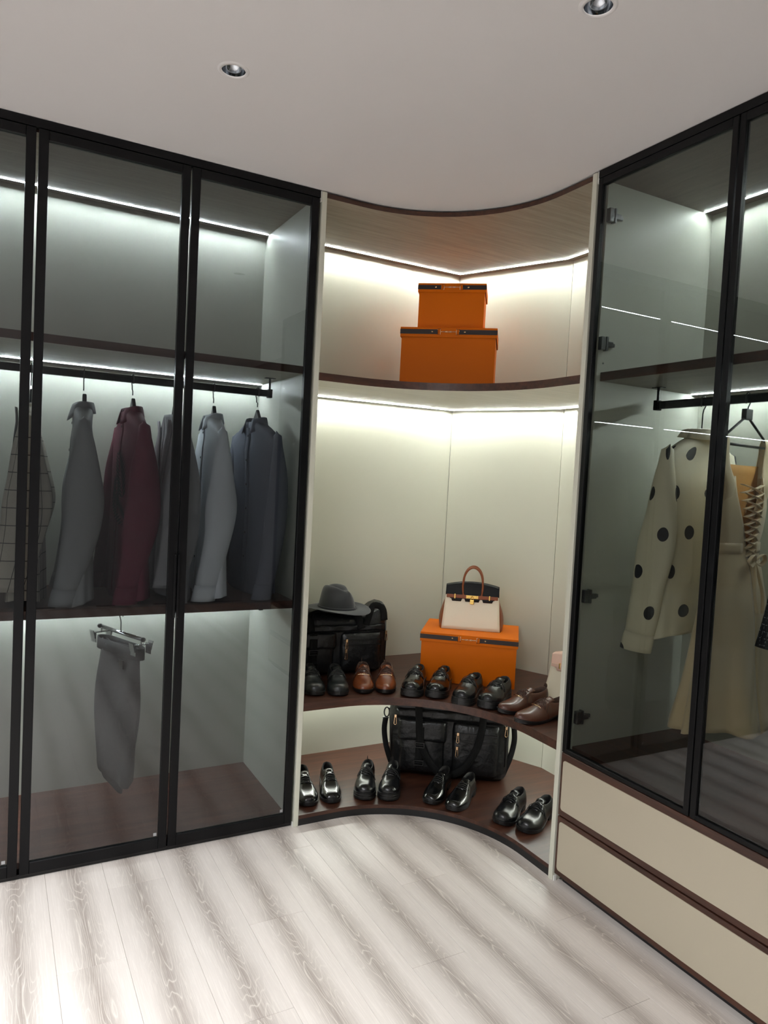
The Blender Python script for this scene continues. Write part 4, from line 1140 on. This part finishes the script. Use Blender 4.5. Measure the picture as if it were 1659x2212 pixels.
for k in range(13):
    q = k / 12; z = -.30 - q * .30
    G.append([(-.075 + .075 * (abs(cos(t2)) ** .6) * (1 if cos(t2) > 0 else -1), .016 * sin(t2) + .026, z - .03 * cos(t2) * (k == 12)) for t2 in [2 * pi * i / 24 for i in range(25)]])
MB().grid(G).build('trouser_leg', MT['f_pants'], tr, smooth=True, solid=.003)
wb = MB().grid([[((.163) * (abs(cos(t2)) ** .6) * (1 if cos(t2) > 0 else -1), max(-.028, min(.028, .034 * sin(t2))), z) for t2 in [2 * pi * i / 32 for i in range(33)]] for z in (.012, -.012, -.034)])
w_ = wb.build('waistband', MT['f_pants'], tr, smooth=True, solid=.003)
MB().box(.030, .062, -.024, -.020, -.085, -.052).build('tab', MT['hookm'], w_)

# ------------------------------------------------------------------ right wardrobe clothes
RB_T = 1.836
def wire_hanger(label, x, y, rz, drop, hw_, arm, bar=True, block=False):
    o = thing('coat_hanger', label, 'hanger', (x, y, RB_T + .003), rz, 'hangers in the right wardrobe')
    pts = [Vector((.012, 0, -.036)), Vector((.0165, 0, -.018))] + [Vector((.0165 * cos(radians(k)), 0, -.0165 + .0185 * sin(radians(k)))) for k in range(0, 181, 20)] + [Vector((-.0165, 0, -.03)), Vector((-.004, 0, -.046)), Vector((0, 0, -.06)), Vector((0, 0, -drop))]
    MB().tube(pts, .0022, 6).build('hook', MT['hookm'], o, smooth=True)
    g = MB()
    for s in (-1, 1): g.tube([(0, 0, -drop), (s * hw_, 0, -drop - arm)], .0042 if block else .0028, 8)
    if bar: g.tube([(-hw_ * .98, 0, -drop - arm - .012), (hw_ * .98, 0, -drop - arm - .012)], .0045, 8)
    for s in (-1, 1): g.tube([(s * hw_, 0, -drop - arm + .004), (s * hw_, 0, -drop - arm - .014)], .006, 8)
    g.build('hanger_arms', MT['hookm'], o, smooth=True)
    if block: MB().box(-.022, .022, -.009, .009, -drop - .014, -drop + .022).build('hanger_block', MT['hanger'], o, bevel=.003)
    return o
wire_hanger('thin black wire hanger of the polka dot blouse', 2.2, 1.722, radians(187), .112, .160, .113, bar=False)
shirt('blouse', 'cream blouse with large black polka dots in the right wardrobe', 'blouse', 2.2, 1.722, 1.700, radians(187), MT['f_dot'], L=.70, seed=9, half=.205, dep=.052, flare=.01, collar='round', s_len=.62, elbow=.01, cuffw=.055, slw=.066, buttons=True, mb_=MT['white'])
wire_hanger('black hanger with square block holding the satin dress', 2.2, 1.55, radians(189), .075, .160, .088, True, True)
dr = thing('dress', 'champagne satin dress with lace-up back and flared skirt', 'dress', (2.2, 1.55, 1.660), radians(189))
# skirt and bodice as one lofted body; the lace-up opening is on local +y
ZW = -.335
def dring(z):
    q = -z
    a_ = stab([(.10, .150), (.18, .160), (.26, .150), (.335, .125), (.40, .145), (.55, .175), (.75, .215), (.93, .250)], q)
    b_ = stab([(.10, .030), (.18, .042), (.26, .042), (.335, .038), (.40, .048), (.55, .075), (.75, .095), (.93, .130)], q)
    return a_, b_
zs_ = [-.10, -.13, -.16, -.20, -.24, -.28, -.32, -.345, -.37, -.42, -.48, -.55, -.62, -.70, -.78, -.85, -.91, -.925]
G = []
n_ = 72
for z in zs_:
    a_, b_ = dring(z); fl_ = max(0, (-z - .36) / .57)
    op = (.62 * sstep(-.40, -.10, z) + .05) if z > -.42 else .0
    row = []
    for i in range(n_ + 1):
        u = i / n_; th2 = pi / 2 + lerp(op, 2 * pi - op, u)
        f = 1 + fl_ * (.10 * sin(6 * th2 + .4) + .05 * sin(11 * th2 + 1.3)) + .015 * sin(13 * th2) * (z > -.3)
        row.append((a_ * cos(th2) * f, b_ * sin(th2) * f, z + .012 * fl_ * sin(3 * th2)))
    G.append(row)
MB().grid(G).build('dress_body', MT['f_sat'], dr, smooth=True, solid=.0025)
for s in (-1, 1):
    # wide straps from the hanger ends down to the back and front edge
    for yy, mm, nm in ((1, 'f_sat', 'shoulder_strap'), (-1, 'f_sat', 'front_strap')):
        P_ = smooth_path([(s * .150, yy * .004, .034), (s * .150, yy * .013, .012), (s * .149, yy * .014, -.02), (s * .140, yy * .018, -.07), (s * .120, yy * .030, -.13), (s * .102, yy * .022, -.22)], 4)
        MB().grid([[p + Vector((u * lerp(.024, .036, k / (len(P_) - 1)), -yy * .010 * u * u * k / (len(P_) - 1), 0)) for u in (-1, -.5, 0, .5, 1)] for k, p in enumerate(P_)]).build(nm, MT[mm], dr, smooth=True, solid=.002)
MB().grid([[(x_ * .010, -.022 + .014 * (x_ / 12) ** 2, z) for z in [-.06 - .03 * k for k in range(10)]] for x_ in range(-12, 13, 2)]).build('inner_front', MT['f_satin_in'], dr, smooth=True, solid=.002)
MB().grid([[(dring(-.335)[0] * 1.05 * cos(t2), dring(-.335)[1] * 1.10 * sin(t2), z) for z in (-.318, -.328, -.340, -.352)] for t2 in [pi/2 + .35 + (2*pi - .7) * i / 40 for i in range(41)]]).build('waist_sash', MT['f_sat'], dr, smooth=True, solid=.004)
lc = MB()
for k in range(9):
    z = -.125 - k * .026; hw0 = lerp(.070, .026, k / 8); y_ = dring(max(-.335, z))[1] + .005
    for s in (-1, 1): lc.tube(smooth_path([(s * hw0, y_ - .004, z), (s * hw0 * .5, y_ + .003, z - .007), (0, y_ + .005 + .003 * s, z - .014), (-s * hw0 * .5, y_ + .003, z - .021), (-s * hw0, y_ - .004, z - .028)], 3), .0048, 6, flat=(.0015, .0085))
lc.build('lacing', MT['f_sat'], dr, smooth=True)
bw = MB(); kz = -.375; y_ = .060
for s in (-1, 1):
    bw.tube(smooth_path([(0, y_, kz), (s * .03, y_ + .012, kz + .022), (s * .055, y_ + .008, kz + .002), (s * .03, y_ + .006, kz - .014), (0, y_, kz)], 5), .006, 6, flat=(.0018, .008))
    bw.tube(smooth_path([(0, y_, kz), (s * .012, y_ + .012, kz - .05), (s * .026, y_ + .022, kz - .11), (s * .018, y_ + .03, kz - .17)], 5), .006, 6, flat=(.0018, .006))
bw.build('ribbon_bow', MT['f_sat'], dr, smooth=True)
wire_hanger('black hanger of the tweed jacket at the right picture edge', 2.2, 1.21, radians(184), .112, .13, .10, False)
shirt('blazer', 'dark navy tweed jacket cut off by the right picture edge', 'jacket', 2.2, 1.21, 1.700, radians(184), MT['f_tw'], L=.62, seed=12, half=.215, dep=.07, collar='lapel', s_len=.56, slw=.080, cuffw=.07, cuff=False)
